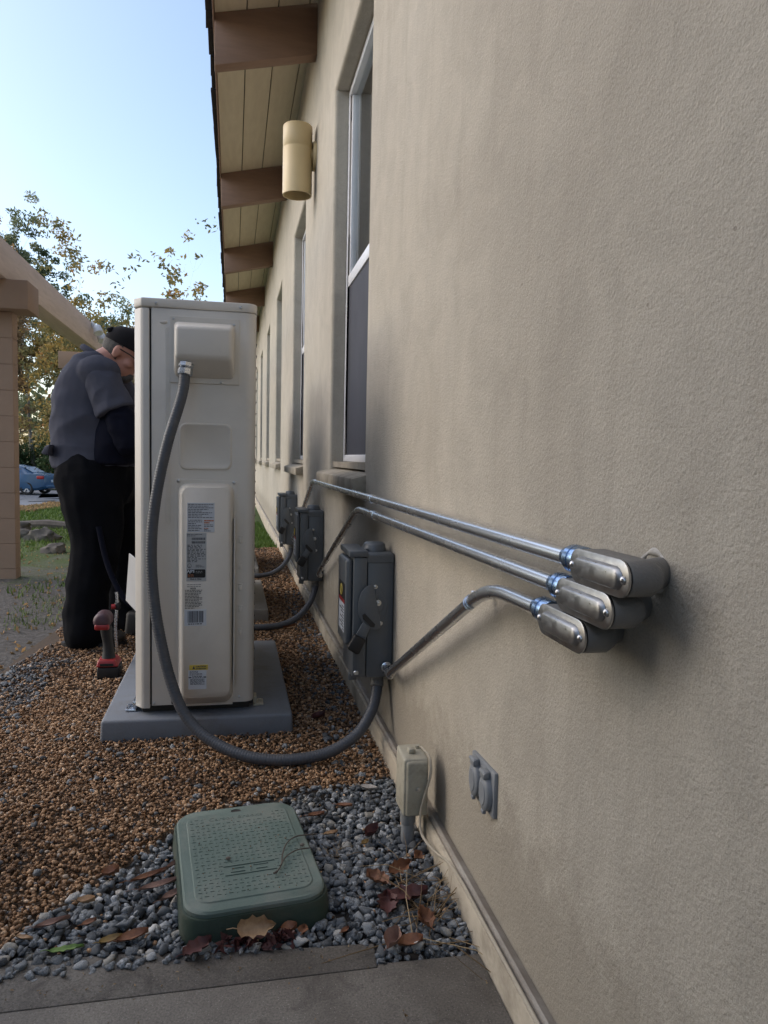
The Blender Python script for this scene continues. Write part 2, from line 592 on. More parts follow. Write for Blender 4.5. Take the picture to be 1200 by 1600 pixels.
GROUND = ground_mat()
GBASE = pmat('gravel_bed_base', (.10, .065, .038), (.05, .033, .02), 60, .95, bs=.8, bscale=120)
SBASE = pmat('stone_bed_base', (.035, .03, .026), (.018, .015, .013), 60, .95, bs=.8, bscale=120)
ASPH = pmat('asphalt_pale', (.19, .20, .22), (.16, .17, .19), 2, .85, bs=.4, bscale=80)
TAN = tone_mat('gravel_tan', [(0, (.035, .022, .014)), (.22, (.15, .083, .043)), (.45, (.31, .18, .095)), (.72, (.49, .305, .172)), (.9, (.58, .44, .31)), (.97, (.17, .165, .165)), (1, (.08, .08, .085))], .75, .35, .35, 300, .3)
GREY = tone_mat('stone_grey', [(0, (.05, .054, .058)), (.3, (.095, .105, .115)), (.65, (.18, .195, .208)), (.88, (.31, .325, .335)), (.95, (.27, .25, .21)), (1, (.50, .50, .49))], .68, .4, .9, 230, .5)
GRASSM = tone_mat('grass_blades', [(0, (.035, .06, .012)), (.5, (.08, .145, .022)), (.85, (.15, .21, .05)), (1, (.27, .24, .11))], .7, .3, 0, bs=0, trans=.25)
STRAW = tone_mat('dry_straw', [(0, (.09, .06, .03)), (.6, (.25, .17, .09)), (1, (.40, .31, .19))], .8, .3, 0, bs=0)
BARK = pmat('bark', (.115, .095, .08), (.06, .05, .042), 9, .9, bs=.8, bscale=30)
BARKPALE = pmat('bark_pale', (.26, .235, .205), (.15, .13, .11), 5, .9, bs=.6, bscale=30)
ROCKM = pmat('rock', (.15, .13, .11), (.075, .065, .055), 12, .9, bs=.8, bscale=40, dirt=(.06, .06, .04), dscale=8, damt=.6)


def leaf_mat(name, stops, trans=.45):
    return tone_mat(name, stops, .65, .25, 0, bs=0, trans=trans)


LF_AUT = leaf_mat('foliage_autumn', [(0, (.11, .105, .05)), (.3, (.20, .19, .075)), (.55, (.33, .25, .09)), (.78, (.47, .32, .09)), (.92, (.42, .21, .09)), (1, (.20, .22, .09))])
LF_OLIVE = leaf_mat('foliage_olive', [(0, (0.080, 0.104, 0.056)), (.5, (0.170, 0.200, 0.100)), (.85, (0.300, 0.310, 0.170)), (1, (0.440, 0.380, 0.200))])
LF_RUST = leaf_mat('foliage_rust', [(0, (0.136, 0.104, 0.064)), (.5, (0.320, 0.216, 0.112)), (.8, (0.528, 0.320, 0.144)), (1, (0.224, 0.224, 0.096))])
LF_DARK = leaf_mat('foliage_dark', [(0, (0.022, 0.038, 0.017)), (.5, (0.042, 0.072, 0.026)), (.85, (0.072, 0.114, 0.042)), (1, (0.120, 0.156, 0.060))], .15)


def dead_leaf_mat(name, c1, c2):
    m, t, p = nmat(name)
    tc = N(t, 'ShaderNodeTexCoord')
    n = noise_tex(t, 40, 6, .65, tc.outputs['Object'], .4)
    t.links.new(ramp(t, n.outputs[0], [(.3, c2), (.65, c1)]).outputs[0], p.inputs['Base Color'])
    p.inputs['Roughness'].default_value = .6
    bump(t, p, n.outputs[0], .5, .003)
    return m


LTAN = dead_leaf_mat('leaf_tan', (.44, .29, .16), (.26, .15, .08))
LRED = dead_leaf_mat('leaf_dark_red', (.095, .030, .028), (.045, .015, .014))
LRUST = dead_leaf_mat('leaf_rust', (.26, .115, .055), (.13, .055, .03))
LPINK = dead_leaf_mat('leaf_pink_brown', (.29, .175, .135), (.17, .095, .07))
LGREEN = dead_leaf_mat('leaf_green', (.17, .27, .06), (.10, .18, .04))
LGREY = dead_leaf_mat('leaf_grey', (.34, .32, .30), (.24, .22, .20))
LYEL = dead_leaf_mat('leaf_ochre', (.30, .20, .06), (.16, .10, .04))


# ------------------------------------------------------------------ mass meshes (numpy)
def np_mesh(name, V, Fc, tone, m, smooth=True):
    """V (n,3); Fc (m,k) faces of one size; tone per vertex"""
    me = bpy.data.meshes.new(name)
    k = Fc.shape[1]
    me.vertices.add(len(V)); me.vertices.foreach_set('co', V.astype(np.float32).ravel())
    me.loops.add(Fc.size); me.loops.foreach_set('vertex_index', Fc.astype(np.int32).ravel())
    me.polygons.add(len(Fc))
    me.polygons.foreach_set('loop_start', (np.arange(len(Fc)) * k).astype(np.int32))
    me.polygons.foreach_set('loop_total', np.full(len(Fc), k, np.int32))
    me.polygons.foreach_set('use_smooth', np.full(len(Fc), smooth))
    me.update(calc_edges=True)
    if tone is not None:
        at = me.attributes.new('tone', 'FLOAT', 'POINT')
        at.data.foreach_set('value', tone.astype(np.float32))
    me.materials.append(m)
    return me


def ico(level):
    bm = bmesh.new()
    bmesh.ops.create_icosphere(bm, subdivisions=level, radius=1)
    bm.verts.index_update()
    V = np.array([v.co[:] for v in bm.verts]); Fc = np.array([[v.index for v in f.verts] for f in bm.faces])
    bm.free()
    return V, Fc


def rot_rand(n, full=True):
    q = RNG.normal(size=(n, 4)); q /= np.linalg.norm(q, axis=1)[:, None]
    a, b, c, d = q.T
    return np.stack([np.stack([1 - 2 * (c * c + d * d), 2 * (b * c - a * d), 2 * (b * d + a * c)], 1),
                     np.stack([2 * (b * c + a * d), 1 - 2 * (b * b + d * d), 2 * (c * d - a * b)], 1),
                     np.stack([2 * (b * d - a * c), 2 * (c * d + a * b), 1 - 2 * (b * b + c * c)], 1)], 1)


def stone_shapes(level, k, rough):
    V, Fc = ico(level)
    out = []
    for i in range(k):
        off = Vector((i * 7.3, i * 3.1, 1.7))
        d = np.array([1 + rough * noise.noise(Vector(p) * 1.1 + off) * 1.6 + rough * .5 * noise.noise(Vector(p) * 2.6 + off) for p in V])
        P = V * d[:, None] * np.array([1.15, .95, .72])
        # flatten a couple of sides so the pebble is faceted
        for _ in range(7):
            nrm = RNG.normal(size=3); nrm /= np.linalg.norm(nrm)
            dd = P @ nrm
            over = np.clip(dd - .66, 0, None)
            P = P - over[:, None] * nrm * .9
        out.append(P)
    return np.array(out), Fc


def stones(pos, size, level, shapes, Fc, tone, zflat=None):
    n = len(pos)
    B = shapes[RNG.integers(0, len(shapes), n)]
    Rm = rot_rand(n)
    sc = size[:, None] * RNG.uniform(.62, 1.4, (n, 3))
    P = np.einsum('nij,nvj->nvi', Rm, B * sc[:, None, :])
    P[:, :, 2] *= .8
    P += pos[:, None, :]
    nv = B.shape[1]
    allF = (Fc[None] + (np.arange(n) * nv)[:, None, None]).reshape(-1, 3)
    return P.reshape(-1, 3), allF, np.repeat(tone, nv)


def in_poly(x, y, poly):
    ins = np.zeros(len(x), bool)
    j = len(poly) - 1
    for i in range(len(poly)):
        xi, yi = poly[i]; xj, yj = poly[j]
        c = ((yi > y) != (yj > y)) & (x < (xj - xi) * (y - yi) / (yj - yi + 1e-12) + xi)
        ins ^= c; j = i
    return ins


def gz(x, y):
    """height of the terrain"""
    y = np.asarray(y, float)
    t = np.clip((y - 8) / 28, 0, 1)
    return -1.15 * t - .03


# ================================================================== SETTING
xs = np.concatenate([np.linspace(-90, -12, 20), np.linspace(-11, 1, 70), np.linspace(2, 60, 12)])
ys = np.concatenate([np.linspace(-12, 2, 8), np.linspace(2.2, 14, 80), np.linspace(14.5, 40, 40), np.linspace(44, 300, 14)])
GX, GY = np.meshgrid(xs, ys)
GZ = gz(GX, GY)
hum = np.array([noise.noise(Vector((a * .9, b * .9, 3))) * .03 + noise.noise(Vector((a * 3, b * 3, 8))) * .012 for a, b in zip(GX.ravel(), GY.ravel())]).reshape(GX.shape)
GZ = GZ + hum * np.clip((-GX - .9) * 1.4, 0, 1) * (GY > 3)
nx = len(xs)
idx = np.arange(GX.size).reshape(GX.shape)
Fq = np.stack([idx[:-1, :-1], idx[:-1, 1:], idx[1:, 1:], idx[1:, :-1]], -1).reshape(-1, 4)
me = np_mesh('ground', np.stack([GX.ravel(), GY.ravel(), GZ.ravel()], 1), Fq, None, GROUND)
go = bpy.data.objects.new('ground', me); COL.objects.link(go); go['kind'] = 'structure'

# road that bends round the lawn
edge = [(-60, 9), (-30, 11), (-12, 15.2), (-8, 17.4), (-6.1, 19.6), (-5.9, 24), (-6.6, 29), (-4, 33), (10, 36), (40, 37)]
far = [(40, 45), (10, 45), (-4, 45), (-6.6, 45), (-9, 45), (-12, 45), (-20, 45), (-30, 45), (-45, 45), (-60, 45)]
mb = MB()
n = 14
for i in range(len(edge) - 1):
    for k in range(n):
        q = []
        for a, b in ((i, k), (i + 1, k), (i + 1, k + 1), (i, k + 1)):
            ex, ey = edge[a]; fx, fy = far[::-1][a]
            x = ex + (fx - ex) * b / n; y = ey + (fy - ey) * b / n
            q.append((x, y, float(gz(x, y)) + .015))
        mb.add(q, [(0, 1, 2, 3)])
mb.thing('road', ASPH, None, None, org=(0, 0, 0), kind='structure')

# gravel bed sheets
WX = 0.51                       # outer face of the stucco wall
bed = [(.475, 1.40), (-1.12, 1.43), (-1.12, 2.5), (-1.0, 3.05), (-.98, 3.8), (-.9, 4.6), (-.8, 6.2), (-.7, 7.75), (.475, 7.75)]
mb = MB(); mb.add([(a, b, -.016) for a, b in bed], [tuple(range(len(bed)))])
mb.thing('gravel_bed', GBASE, None, None, org=(0, 0, 0), kind='structure')
greyp = [(-.47, 1.30), (-.44, 1.43), (-.36, 1.58), (-.29, 1.68), (-.2, 1.78), (-.11, 1.93), (.02, 2.0), (.2, 2.06), (.36, 2.06), (.475, 2.12), (.475, 1.28), (.2, 1.28)]
mb = MB(); mb.add([(a, b, -.012) for a, b in greyp], [tuple(range(len(greyp)))])
stone_bed = mb.thing('stone_bed', SBASE, None, None, org=(0, 0, 0), kind='structure')

# concrete: narrow strip along the stones and the walkway slab
mb = MB()
def conc(poly, z0, z1, r=.006):
    mb.prism([(a, b, z0) for a, b in poly], (0, 0, z1 - z0), r, 2)
conc([(-4, 1.2874), (.2705, 1.2874), (.276, 1.354), (.25, 1.357), (.05, 1.371), (-.19, 1.405), (-.4, 1.418), (-4, 1.46)], -.12, .0015, .0015)
mb.thing('concrete_strip', CONC, None, None, org=(0, 1.2, 0), kind='structure')
mb = MB()
conc([(-4, -4), (.472, -4), (.472, 1.292), (.274, 1.2975), (.2705, 1.2870), (-4, 1.2870)], -.12, 0, .0015)
mb.thing('concrete_walkway', CONC, None, None, org=(.3, .2, 0), kind='structure')

# ================================================================== BUILDING
Y0, Y1 = -4.0, 22.0
bld = empty('stucco_building', (WX, 9, 0), 'long cream stucco building with brown rafters under its eave', 'building')
WIN = [(2.88 + 2.65 * i, 3.97 + 2.65 * i) for i in range(7)]
ZB, ZT, ZTOP = .885, 2.87, 3.80
bm = bmesh.new()
ycut = sorted(set([Y0, Y1] + [v for p in WIN for v in p]))
zcut = [0, ZB, ZT, ZTOP]
vg = {(i, j): bm.verts.new((WX, yv, zv)) for i, yv in enumerate(ycut) for j, zv in enumerate(zcut)}
openings = []
for i in range(len(ycut) - 1):
    for j in range(3):
        if j == 1 and any(abs(ycut[i] - a) < 1e-6 for a, b in WIN):
            openings.append(i); continue
        bm.faces.new([vg[i, j], vg[i, j + 1], vg[i + 1, j + 1], vg[i + 1, j]])
bevel_e = []
for i in openings:
    ring = [(i, 1), (i, 2), (i + 1, 2), (i + 1, 1)]
    inner = [bm.verts.new(vg[r].co + Vector((.16, 0, 0))) for r in ring]
    for k in range(4):
        a, b = vg[ring[k]], vg[ring[(k + 1) % 4]]
        bm.faces.new([a, b, inner[(k + 1) % 4], inner[k]])
        bevel_e.append(bm.edges.get((a, b)))
bmesh.ops.bevel(bm, geom=bevel_e, offset=.022, segments=4, affect='EDGES', profile=.5)
bmesh.ops.recalc_face_normals(bm, faces=bm.faces)
bm.verts.index_update()
mb = MB(); mb.add([v.co for v in bm.verts], [[v.index for v in f.verts] for f in bm.faces]); bm.free()
# end walls and back wall
mb.box(WX + .17, 8, Y0, Y0 + .2, 0, ZTOP); mb.box(WX + .17, 8, Y1 - .2, Y1, 0, ZTOP); mb.box(7.8, 8, Y0 + .2, Y1 - .2, 0, ZTOP)
mb.part('wall', STUCCO, bld, 40)
# unseen wall added to shade the near wall, left of and behind the camera
mb = MB(); mb.rbox(-2.95, -2.5, -6, 2.2, -.1, 3.6, .02, 2)
mb.part('added_shade_wall', STUCCO, bld, 40)

# base: foundation face, then the thin screed strip
prof = [(.474, -.1), (.474, .054), (.476, .058), (.483, .060), (.486, .058), (.486, -.1)]
mb = MB(); mb.loft([[(x, yy, z) for x, z in prof] for yy in (Y0, Y1)], True, True)
mb.part('base_trim', TRIM, bld, 30)
prof = [(.4865, -.1), (.4865, .060), (.489, .066), (.4935, .068), (.5095, .060), (.5095, -.1)]
mb = MB(); mb.loft([[(x, yy, z) for x, z in prof] for yy in (Y0, Y1)], True, True)
mb.part('weep_screed', SCREED, bld, 30)


def glass(name, base, rough):
    m, t, p = nmat(name)
    p.inputs['Base Color'].default_value = c4(base)
    p.inputs['Roughness'].default_value = rough
    p.inputs['Specular IOR Level'].default_value = .9
    tc = N(t, 'ShaderNodeTexCoord')
    n = noise_tex(t, 2.0, 3, .5, tc.outputs['Object'])
    bump(t, p, n.outputs[0], .04, .01)
    return m


def thin_glass(name):
    m, t, p = nmat(name)
    gl = N(t, 'ShaderNodeBsdfGlossy'); gl.inputs['Roughness'].default_value = .01; gl.inputs['Color'].default_value = (.95, .97, 1, 1)
    tr = N(t, 'ShaderNodeBsdfTransparent'); tr.inputs[0].default_value = (.86, .90, .89, 1)
    fr = N(t, 'ShaderNodeFresnel'); fr.inputs[0].default_value = 1.75
    ms = N(t, 'ShaderNodeMixShader')
    t.links.new(fr.outputs[0], ms.inputs[0]); t.links.new(tr.outputs[0], ms.inputs[1]); t.links.new(gl.outputs[0], ms.inputs[2])
    t.links.new(ms.outputs[0], t.nodes['Material Output'].inputs[0])
    return m


GLASS = thin_glass('window_glass')
PALEBACK = pmat('added_pale_backing', (.50, .47, .42), (.44, .41, .36), 3, .9)
for k, (a, b) in enumerate(WIN):
    xf = WX + .075
    mb = MB()
    fw = .035
    za, zb = ZB + .05, ZT - .004
    for x0, x1, y0, y1, z0, z1 in ((xf, xf + .06, a + .003, a + fw, za, zb), (xf, xf + .06, b - fw, b - .003, za, zb),
                                   (xf, xf + .06, a + fw, b - fw, za, za + fw), (xf, xf + .06, a + fw, b - fw, zb - fw, zb)):
        mb.rbox(x0, x1, y0, y1, z0, z1, .004)
    fr = mb.part('window', VINYL, bld, 35)
    mb = MB(); mb.rbox(xf + .006, xf + .05, a + fw + .001, b - fw - .001, 1.855, 1.915, .004)
    mb.rbox(xf + .012, xf + .045, a + fw + .001, a + fw + .028, 1.917, zb - fw - .001, .003)
    mb.rbox(xf + .012, xf + .045, b - fw - .028, b - fw - .001, 1.917, zb - fw - .001, .003)
    mb.part('sash', VINYL, fr, 35)
    mb = MB(); mb.box(xf + .028, xf + .034, a + fw + .028, b - fw - .028, 1.915, zb - fw)
    mb.part('pane', GLASS, fr, None)
    mb = MB(); mb.box(xf + .064, xf + .067, a + .004, b - .004, 2.15, zb - .02); mb.rbox(xf + .061, xf + .07, a + .004, b - .004, 2.13, 2.15, .003)
    mb.part('added_pale_backing', PALEBACK, fr, None)  # pale panel added behind the upper sash to lighten the pane
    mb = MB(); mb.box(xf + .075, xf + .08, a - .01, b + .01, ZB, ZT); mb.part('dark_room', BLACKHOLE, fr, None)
    mb = MB(); mb.box(xf + .014, xf + .018, a + fw, b - fw, za + fw, 1.855)
    mb.part('screen', SCREEN, fr, None)
    mb = MB()
    mb.hull8([(WX - .055, a - .045, ZB - .065), (WX + .07, a - .045, ZB - .065), (WX + .07, b + .13, ZB - .065), (WX - .055, b + .13, ZB - .065),
              (WX - .055, a - .045, ZB - .012), (WX + .07, a - .045, ZB + .022), (WX + .07, b + .13, ZB + .022), (WX - .055, b + .13, ZB - .012)], .006, 2)
    mb.box(WX + .02, WX + .14, a + .004, b - .004, ZB + .02, ZB + .049)
    mb.part('sill', SILLM, bld, 35)

# eave: rafters, soffit boards, shingles
SL = .227
EX = -.127
zr = lambda x: 3.37 + SL * (x - EX)          # underside of rafters
zs = lambda x: zr(x) + .315                  # underside of the soffit
for i in range(-3, 7):
    y = 4.88 + 2.65 * i
    xe = WX + .002 if True else 0
    mb = MB(); mb.hull8([(EX, y, zr(EX)), (WX, y, zr(WX)), (WX, y + .10, zr(WX)), (EX, y + .10, zr(EX)),
                         (EX, y, zs(EX) - .002), (WX, y, zs(WX) - .002), (WX, y + .10, zs(WX) - .002), (EX, y + .10, zs(EX) - .002)], .004, 2)
    mb.part('rafter', RAFTER, bld, 35)
for x0, x1 in ((EX, .066), (.072, .261), (.267, .456), (.462, .70)):
    mb = MB(); mb.hull8([(x0, Y0, zs(x0)), (x1, Y0, zs(x1)), (x1, Y1, zs(x1)), (x0, Y1, zs(x0)),
                         (x0, Y0, zs(x0) + .03), (x1, Y0, zs(x1) + .03), (x1, Y1, zs(x1) + .03), (x0, Y1, zs(x0) + .03)], .003, 1)
    mb.part('soffit_board', SOFFIT, bld, 35)
mb = MB()
mb.hull8([(EX - .012, Y0, zs(EX) + .032), (7, Y0, zs(7) + .032), (7, Y1, zs(7) + .032), (EX - .012, Y1, zs(EX) + .032),
          (EX - .012, Y0, zs(EX) + .055), (7, Y0, zs(7) + .055), (7, Y1, zs(7) + .055), (EX - .012, Y1, zs(EX) + .055)], 0)
roof = mb.part('roof', SHINGLE, bld, 35)
mb = MB(); mb.rbox(EX - .012, EX - .002, Y0, Y1, zs(EX) - .045, zs(EX) + .03, .002, 1)
mb.part('fascia_strip', RAFTER, bld, 35)
rs = random.Random(3)
y = 0.0
while y < Y1 - .4:
    L = rs.choice((.2, .28, .33, .25))
    e = EX - .05 + rs.uniform(-.008, .006)
    dz = rs.uniform(-.006, .004); yaw = rs.uniform(-.006, .006)
    zz = lambda x: zs(x) + .058 + dz
    mb = MB(); mb.hull8([(e, y + .004, zz(e) - .012), (.5, y + .004, zz(.5)), (.5, y + L - .004, zz(.5)), (e + yaw, y + L - .004, zz(e) - .012),
                         (e, y + .004, zz(e) + .012), (.5, y + .004, zz(.5) + .014), (.5, y + L - .004, zz(.5) + .014), (e + yaw, y + L - .004, zz(e) + .012)], .003, 1)
    mb.part('shingle', SHINGLE, roof, 35)
    y += L

# wall light
sc = empty('wall_sconce', (.395, 4.9, 2.64), 'cream cylinder wall light fixed high beside the first window', 'wall light')
mb = MB(); mb.lathe((.395, 4.9, 2.635), (0, 0, 1), [(0, .086), (0, .094), (.283, .094), (.286, .0915), (.292, .0915), (.295, .094), (.425, .094), (.43, .09), (.43, .0)], 40)
mb.lathe((.395, 4.9, 2.635), (0, 0, 1), [(0, .086), (.12, .085), (.121, 0)], 40)
mb.part('cylinder_shade', SCONCE, sc, 40)
mb = MB(); mb.cyl((.475, 4.9, 2.89), (.5, 4.9, 2.89), .045, 24); mb.lathe((.49, 4.9, 2.89), (1, 0, 0), [(0, 0), (0, .085), (.015, .09), (.0195, .09)], 32)
mb.part('mount', SCONCE, sc, 40)
mb = MB(); mb.lathe((.395, 4.9, 2.70), (0, 0, 1), [(0, 0), (0, .07), (.05, .06)], 24)
mb.part('lamp_reflector', BLACKHOLE, sc, 40)

# ================================================================== CONDENSER
PY = 1.79
ac = empty('condenser_unit', (-.121, 3.03, .065), 'tall tan heat pump condenser seen end on with grey whip at its hood', 'condenser', 'condenser units in a row along the wall')
FY = 2.56
def fp(x, z, y):                 # a point read on the plane y=2.56 carried to another depth along the sight line
    k = y / 2.56
    return x * k, .95 + (z - .95) * k
# main cabinet (plan polygon with rounded rear corner)
def plan_prism(pts, z0, z1, r=.003):
    m = MB(); m.prism([(a, b, z0) for a, b in pts], (0, 0, z1 - z0), r, 2); return m
arc = [(.042 + .034 * math.sin(a), FY + .034 - .034 * math.cos(a)) for a in np.linspace(0, PI / 2, 7)]
m = plan_prism([(-.2655, FY)] + arc + [(.076, 3.46), (.042, 3.495), (-.2655, 3.495)], .096, 1.432, .002)
m.part('cabinet', ACP, ac, 40)
m = plan_prism([(-.2715, FY - .002), (-.291, FY - .001), (-.300, FY + .004), (-.3225, FY + .036), (-.3225, 3.46), (-.30, 3.495), (-.2715, 3.497)], .088, 1.430, .002)
fpn = m.part('front_panel', ACP, ac, 40)
m = MB(); m.box(-.2712, -.2658, FY + .004, 3.49, .10, 1.428); m.part('seam', ACGAP, ac, None)
arc2 = [(.044 + .034 * math.sin(a), FY + .030 - .034 * math.cos(a)) for a in np.linspace(0, PI / 2, 7)]
m = plan_prism([(-.296, FY - .004), *arc2, (.078, 3.465), (.044, 3.50), (-.302, 3.50), (-.324, 3.47), (-.324, FY + .03)], 1.433, 1.463, .006)
m.part('top_cover', ACP, ac, 40)
m = MB(); m.rbox(-.2, -.12, FY - .0008, FY + .01, .099, .122, .0005, 1); m.rbox(.0, .074, FY + .02, FY + .1, .085, .099, .003)
m.rbox(-.30, .06, FY + .03, FY + .09, .066, .0955, .003); m.rbox(-.30, .06, 3.36, 3.42, .066, .0955, .003)
m.part('base_rail', ACGAP, ac, 35)

# hood over the wiring
m = MB(); m.rbox(-.207, .019, FY - .0055, FY + .002, 1.19, 1.408, .0012, 1); m.part('hood_plate', ACP, ac, 40)
a0, b0 = FY - .0035, FY - .095
m = MB()
xa, za_ = fp(-.190, 1.379, b0); xb, zb_ = fp(-.005, 1.275, b0)
m.hull8([(-.194, a0, 1.203), (.004, a0, 1.203), (xb, b0, zb_), (xa, b0, zb_), (-.194, a0, 1.392), (.004, a0, 1.392), (xb, b0, za_), (xa, b0, za_)], .014, 4)
hood = m.part('hood', ACP, ac, 60)
def screws(parent, pts, y, r=.0042):
    for x, z in pts:
        m = MB(); m.lathe((x, y, z), (0, -1, 0), [(0, r * 1.35), (.0012, r * 1.3), (.0015, r), (.004, r * .8), (.0048, 0)], 12)
        m.part('screw', SCREWM, parent, 50)
screws(ac, [(-.194, 1.398), (.002, 1.388), (-.04, 1.196)], FY - .004)
screws(ac, [(-.249, 1.445), (.024, 1.447)], FY - .0045)
screws(ac, [(-.259, .104), (-.085, .112), (-.022, .112), (.026, .116)], FY - .0005, .0036)
# pressed panel, pressed strip and pips
m = MB(); L = [rrect(-.177, -.004, .902, 1.059, .024, FY + .001), rrect(-.1765, -.0045, .9025, 1.0585, .024, FY - .003), rrect(-.172, -.009, .907, 1.054, .021, FY - .0055),
               rrect(-.167, -.014, .912, 1.049, .018, FY - .003)]
m.loft(L, False, True); m.part('pressed_panel', ACP, ac, 60)
m = MB(); m.loft([rrect(-.2215, -.205, .72, 1.372, .008, FY + .001), rrect(-.220, -.2065, .7215, 1.3705, .006, FY - .0018)], False, True)
m.ell((-.226, FY, 1.386), .012, .004, .006); m.ell((-.2, FY, .20), .009, .004, .005)
m.part('pressed_rib', ACP, ac, 60)
m = MB()
for z in (.665, .575, .50, .425, .345):
    m.rbox(.022, .033, FY - .0035, FY + .01, z - .012, z + .008, .002, 2); m.rbox(.019, .036, FY - .002, FY + .01, z + .009, z + .013, .0015, 1)
m.part('knockout_pips', ACP, ac, 50)

# piping cover
m = MB(); m.prism([(-.187, FY - .003, .09), (.004, FY - .003, .09), (.004, FY - .003, .735), (.018, FY - .003, .775), (.018, FY - .003, .866), (-.187, FY - .003, .872)], (0, .004, 0), .0012, 1)
m.part('cover_flange', ACP, ac, 40)
CY = FY - .055
def cvr(x, z): return fp(x, z, CY)
x0, z0 = cvr(-.166, .118); x1, z1 = cvr(-.0105, .842)
m = MB(); m.loft([rrect(-.1785, .0035, .101, .858, .03, FY - .002), rrect(-.176, .001, .104, .852, .03, FY - .02), rrect(x0 - .006, x1 + .006, z0 - .004, z1 + .004, .028, CY + .008),
                  rrect(x0, x1, z0, z1, .024, CY), ], False, True)
cov = m.part('piping_cover', ACP, ac, 60)
m = MB(); m.rbox(.0045, .010, FY - .035, FY - .003, .17, .742, .002, 2); m.part('cover_side_rail', ACP, ac, 50)
screws(ac, [(-.178, .864), (.004, .860)], FY - .0035)

LY = CY - .0012
def label(x0, x1, z0, z1, m, name='label', lab=None):
    a, b = fp(x0, z0, LY), fp(x1, z1, LY)
    q = MB(); q.rbox(a[0], b[0], LY, LY + .003, a[1], b[1], .0003, 1)
    return q.part(name, m, cov, 35, lab), (a[0], b[0], a[1], b[1])
def lines(parent, x0, x1, ztop, zbot, n, m, seed, h=.0020, dens=.8, thick=None):
    r = random.Random(seed); q = MB()
    for i in range(n):
        z = ztop + (zbot - ztop) * (i + .5) / n
        x = x0; end = x1 - (x1 - x0) * r.choice((0, 0, .05, .2, .45))
        while x < end:
            wl = r.uniform(.003, .011)
            q.box(x, min(x + wl, end), LY - .0006, LY - .00005, z - h / 2, z + h / 2)
            x += wl + .0014 / dens
    return q.part('print', m, parent, None)
def txt(parent, s, size, x, z, m, bold=0.0, align='CENTER'):
    mw = Matrix.Translation((x, LY - .0003, z)) @ Euler((PI / 2, 0, 0)).to_matrix().to_4x4()
    return text_part(s, size, mw, m, parent, 'print', .0002, bold, align)
lb, (a, b, c, d) = label(-.150, -.060, .691, .791, WHITEL, 'instruction_label', 'white instruction label with rust coloured warning boxes')
lines(lb, a + .003, b - .004, d - .003, d - .052, 9, INK, 1)
lines(lb, a + .003, b - .040, d - .055, c + .003, 7, INK, 2)
lines(lb, b - .034, b - .002, d - .056, d - .070, 2, INKRED, 3, .004, 2); lines(lb, b - .034, b - .005, d - .071, d - .081, 2, INK, 4)
lines(lb, b - .034, b - .006, d - .082, c + .010, 1, INKRED, 5, .003); lines(lb, b - .034, b - .010, c + .011, c + .002, 2, INK, 6)
lb, (a, b, c, d) = label(-.1525, -.0865, .523, .688, SILVERL, 'rating_label', 'silver rating label with a black logo block')
lines(lb, a + .002, b - .012, d - .002, d - .012, 2, INK, 7, .0016)
rr = random.Random(8); q = MB()
for zc in (d - .019, d - .031):
    x = a + .017
    while x < b - .006:
        wl = rr.choice((.0007, .0012, .0018)); q.box(x, x + wl, LY - .0006, LY - .00005, zc - .004, zc + .004); x += wl + rr.choice((.0008, .0012))
q.part('print', INK, lb, None)
lines(lb, a + .003, b - .003, d - .038, d - .098, 13, INK, 9, .0022, .35)
q = MB(); q.tube([(a + .0095 + .006 * math.cos(t), LY - .0003, c + .052 + .007 * math.sin(t)) for t in np.linspace(0, 2 * PI, 20)], .0007, 6, False)
q.box(a + .0075, a + .0085, LY - .0006, LY, c + .047, c + .056); q.box(a + .0075, a + .0115, LY - .0006, LY, c + .047, c + .049); q.part('print', INK, lb, None)
lines(lb, a + .03, b - .006, c + .056, c + .046, 3, INK, 10, .0014)
q = MB(); q.prism([(a + .003, LY - .0006, c + .040), (b - .005, LY - .0006, c + .040), (b - .003, LY - .0006, c + .036), (b - .003, LY - .0006, c + .016), (b - .006, LY - .0006, c + .012), (a + .003, LY - .0006, c + .012)], (0, .0005, 0))
q.part('logo_block', BLACKP, lb, None)
txt(lb, 'AJPS', .0125, a + .0145, c + .0335, WHITEL, .0004).location.y -= .0006
ql = lines(lb, a + .030, b - .008, c + .036, c + .026, 2, SILVERL, 12, .0012); ql.location.y -= .0008
ql = lines(lb, a + .005, a + .024, c + .025, c + .014, 3, INKRED, 13, .0012); ql.location.y -= .0008
txt(lb, 'Made in China', .0062, (a + b) / 2 - .002, c + .0075, INK, .0003)
q = MB(); lines(cov, a + .002, b - .016, .5245, .511, 2, INK, 14, .0016)
a, d = fp(-.157, .499, LY); b, c = fp(-.100, .428, LY)
txt(cov, 'NOTE', .0065, (a + b) / 2 - .002, d - .001, INK, .0003)
lines(cov, a, b, d - .004, c, 13, INK, 15, .0022)
lb, (a, b, c, d) = label(-.159, -.086, .369, .4255, WHITEL, 'barcode_label', 'white label with a barcode')
q = MB(); x = a + .011; rr = random.Random(4)
while x < b - .010:
    wl = rr.choice((.0008, .0014, .0022, .003)); q.box(x, x + wl, LY - .0006, LY - .00005, c + .011, d - .005); x += wl + rr.choice((.0008, .0012, .002))
q.part('print', INK, lb, None); lines(lb, a + .012, b - .012, c + .009, c + .004, 1, INK, 16, .003)
lb, (a, b, c, d) = label(-.1425, -.080, .2145, .2325, YELL, 'caution_label', 'yellow caution strip with a black triangle')
q = MB(); q.prism([(a + .010, LY - .0006, c + .004), (a + .019, LY - .0006, c + .004), (a + .0145, LY - .0006, d - .003)], (0, .0005, 0)); q.part('print', INK, lb, None)
txt(lb, 'CAUTION', .0072, b - .023, d - .0055, INK, .0003); txt(lb, 'ATTENTION', .0060, b - .023, c + .0045, INK, .0003)
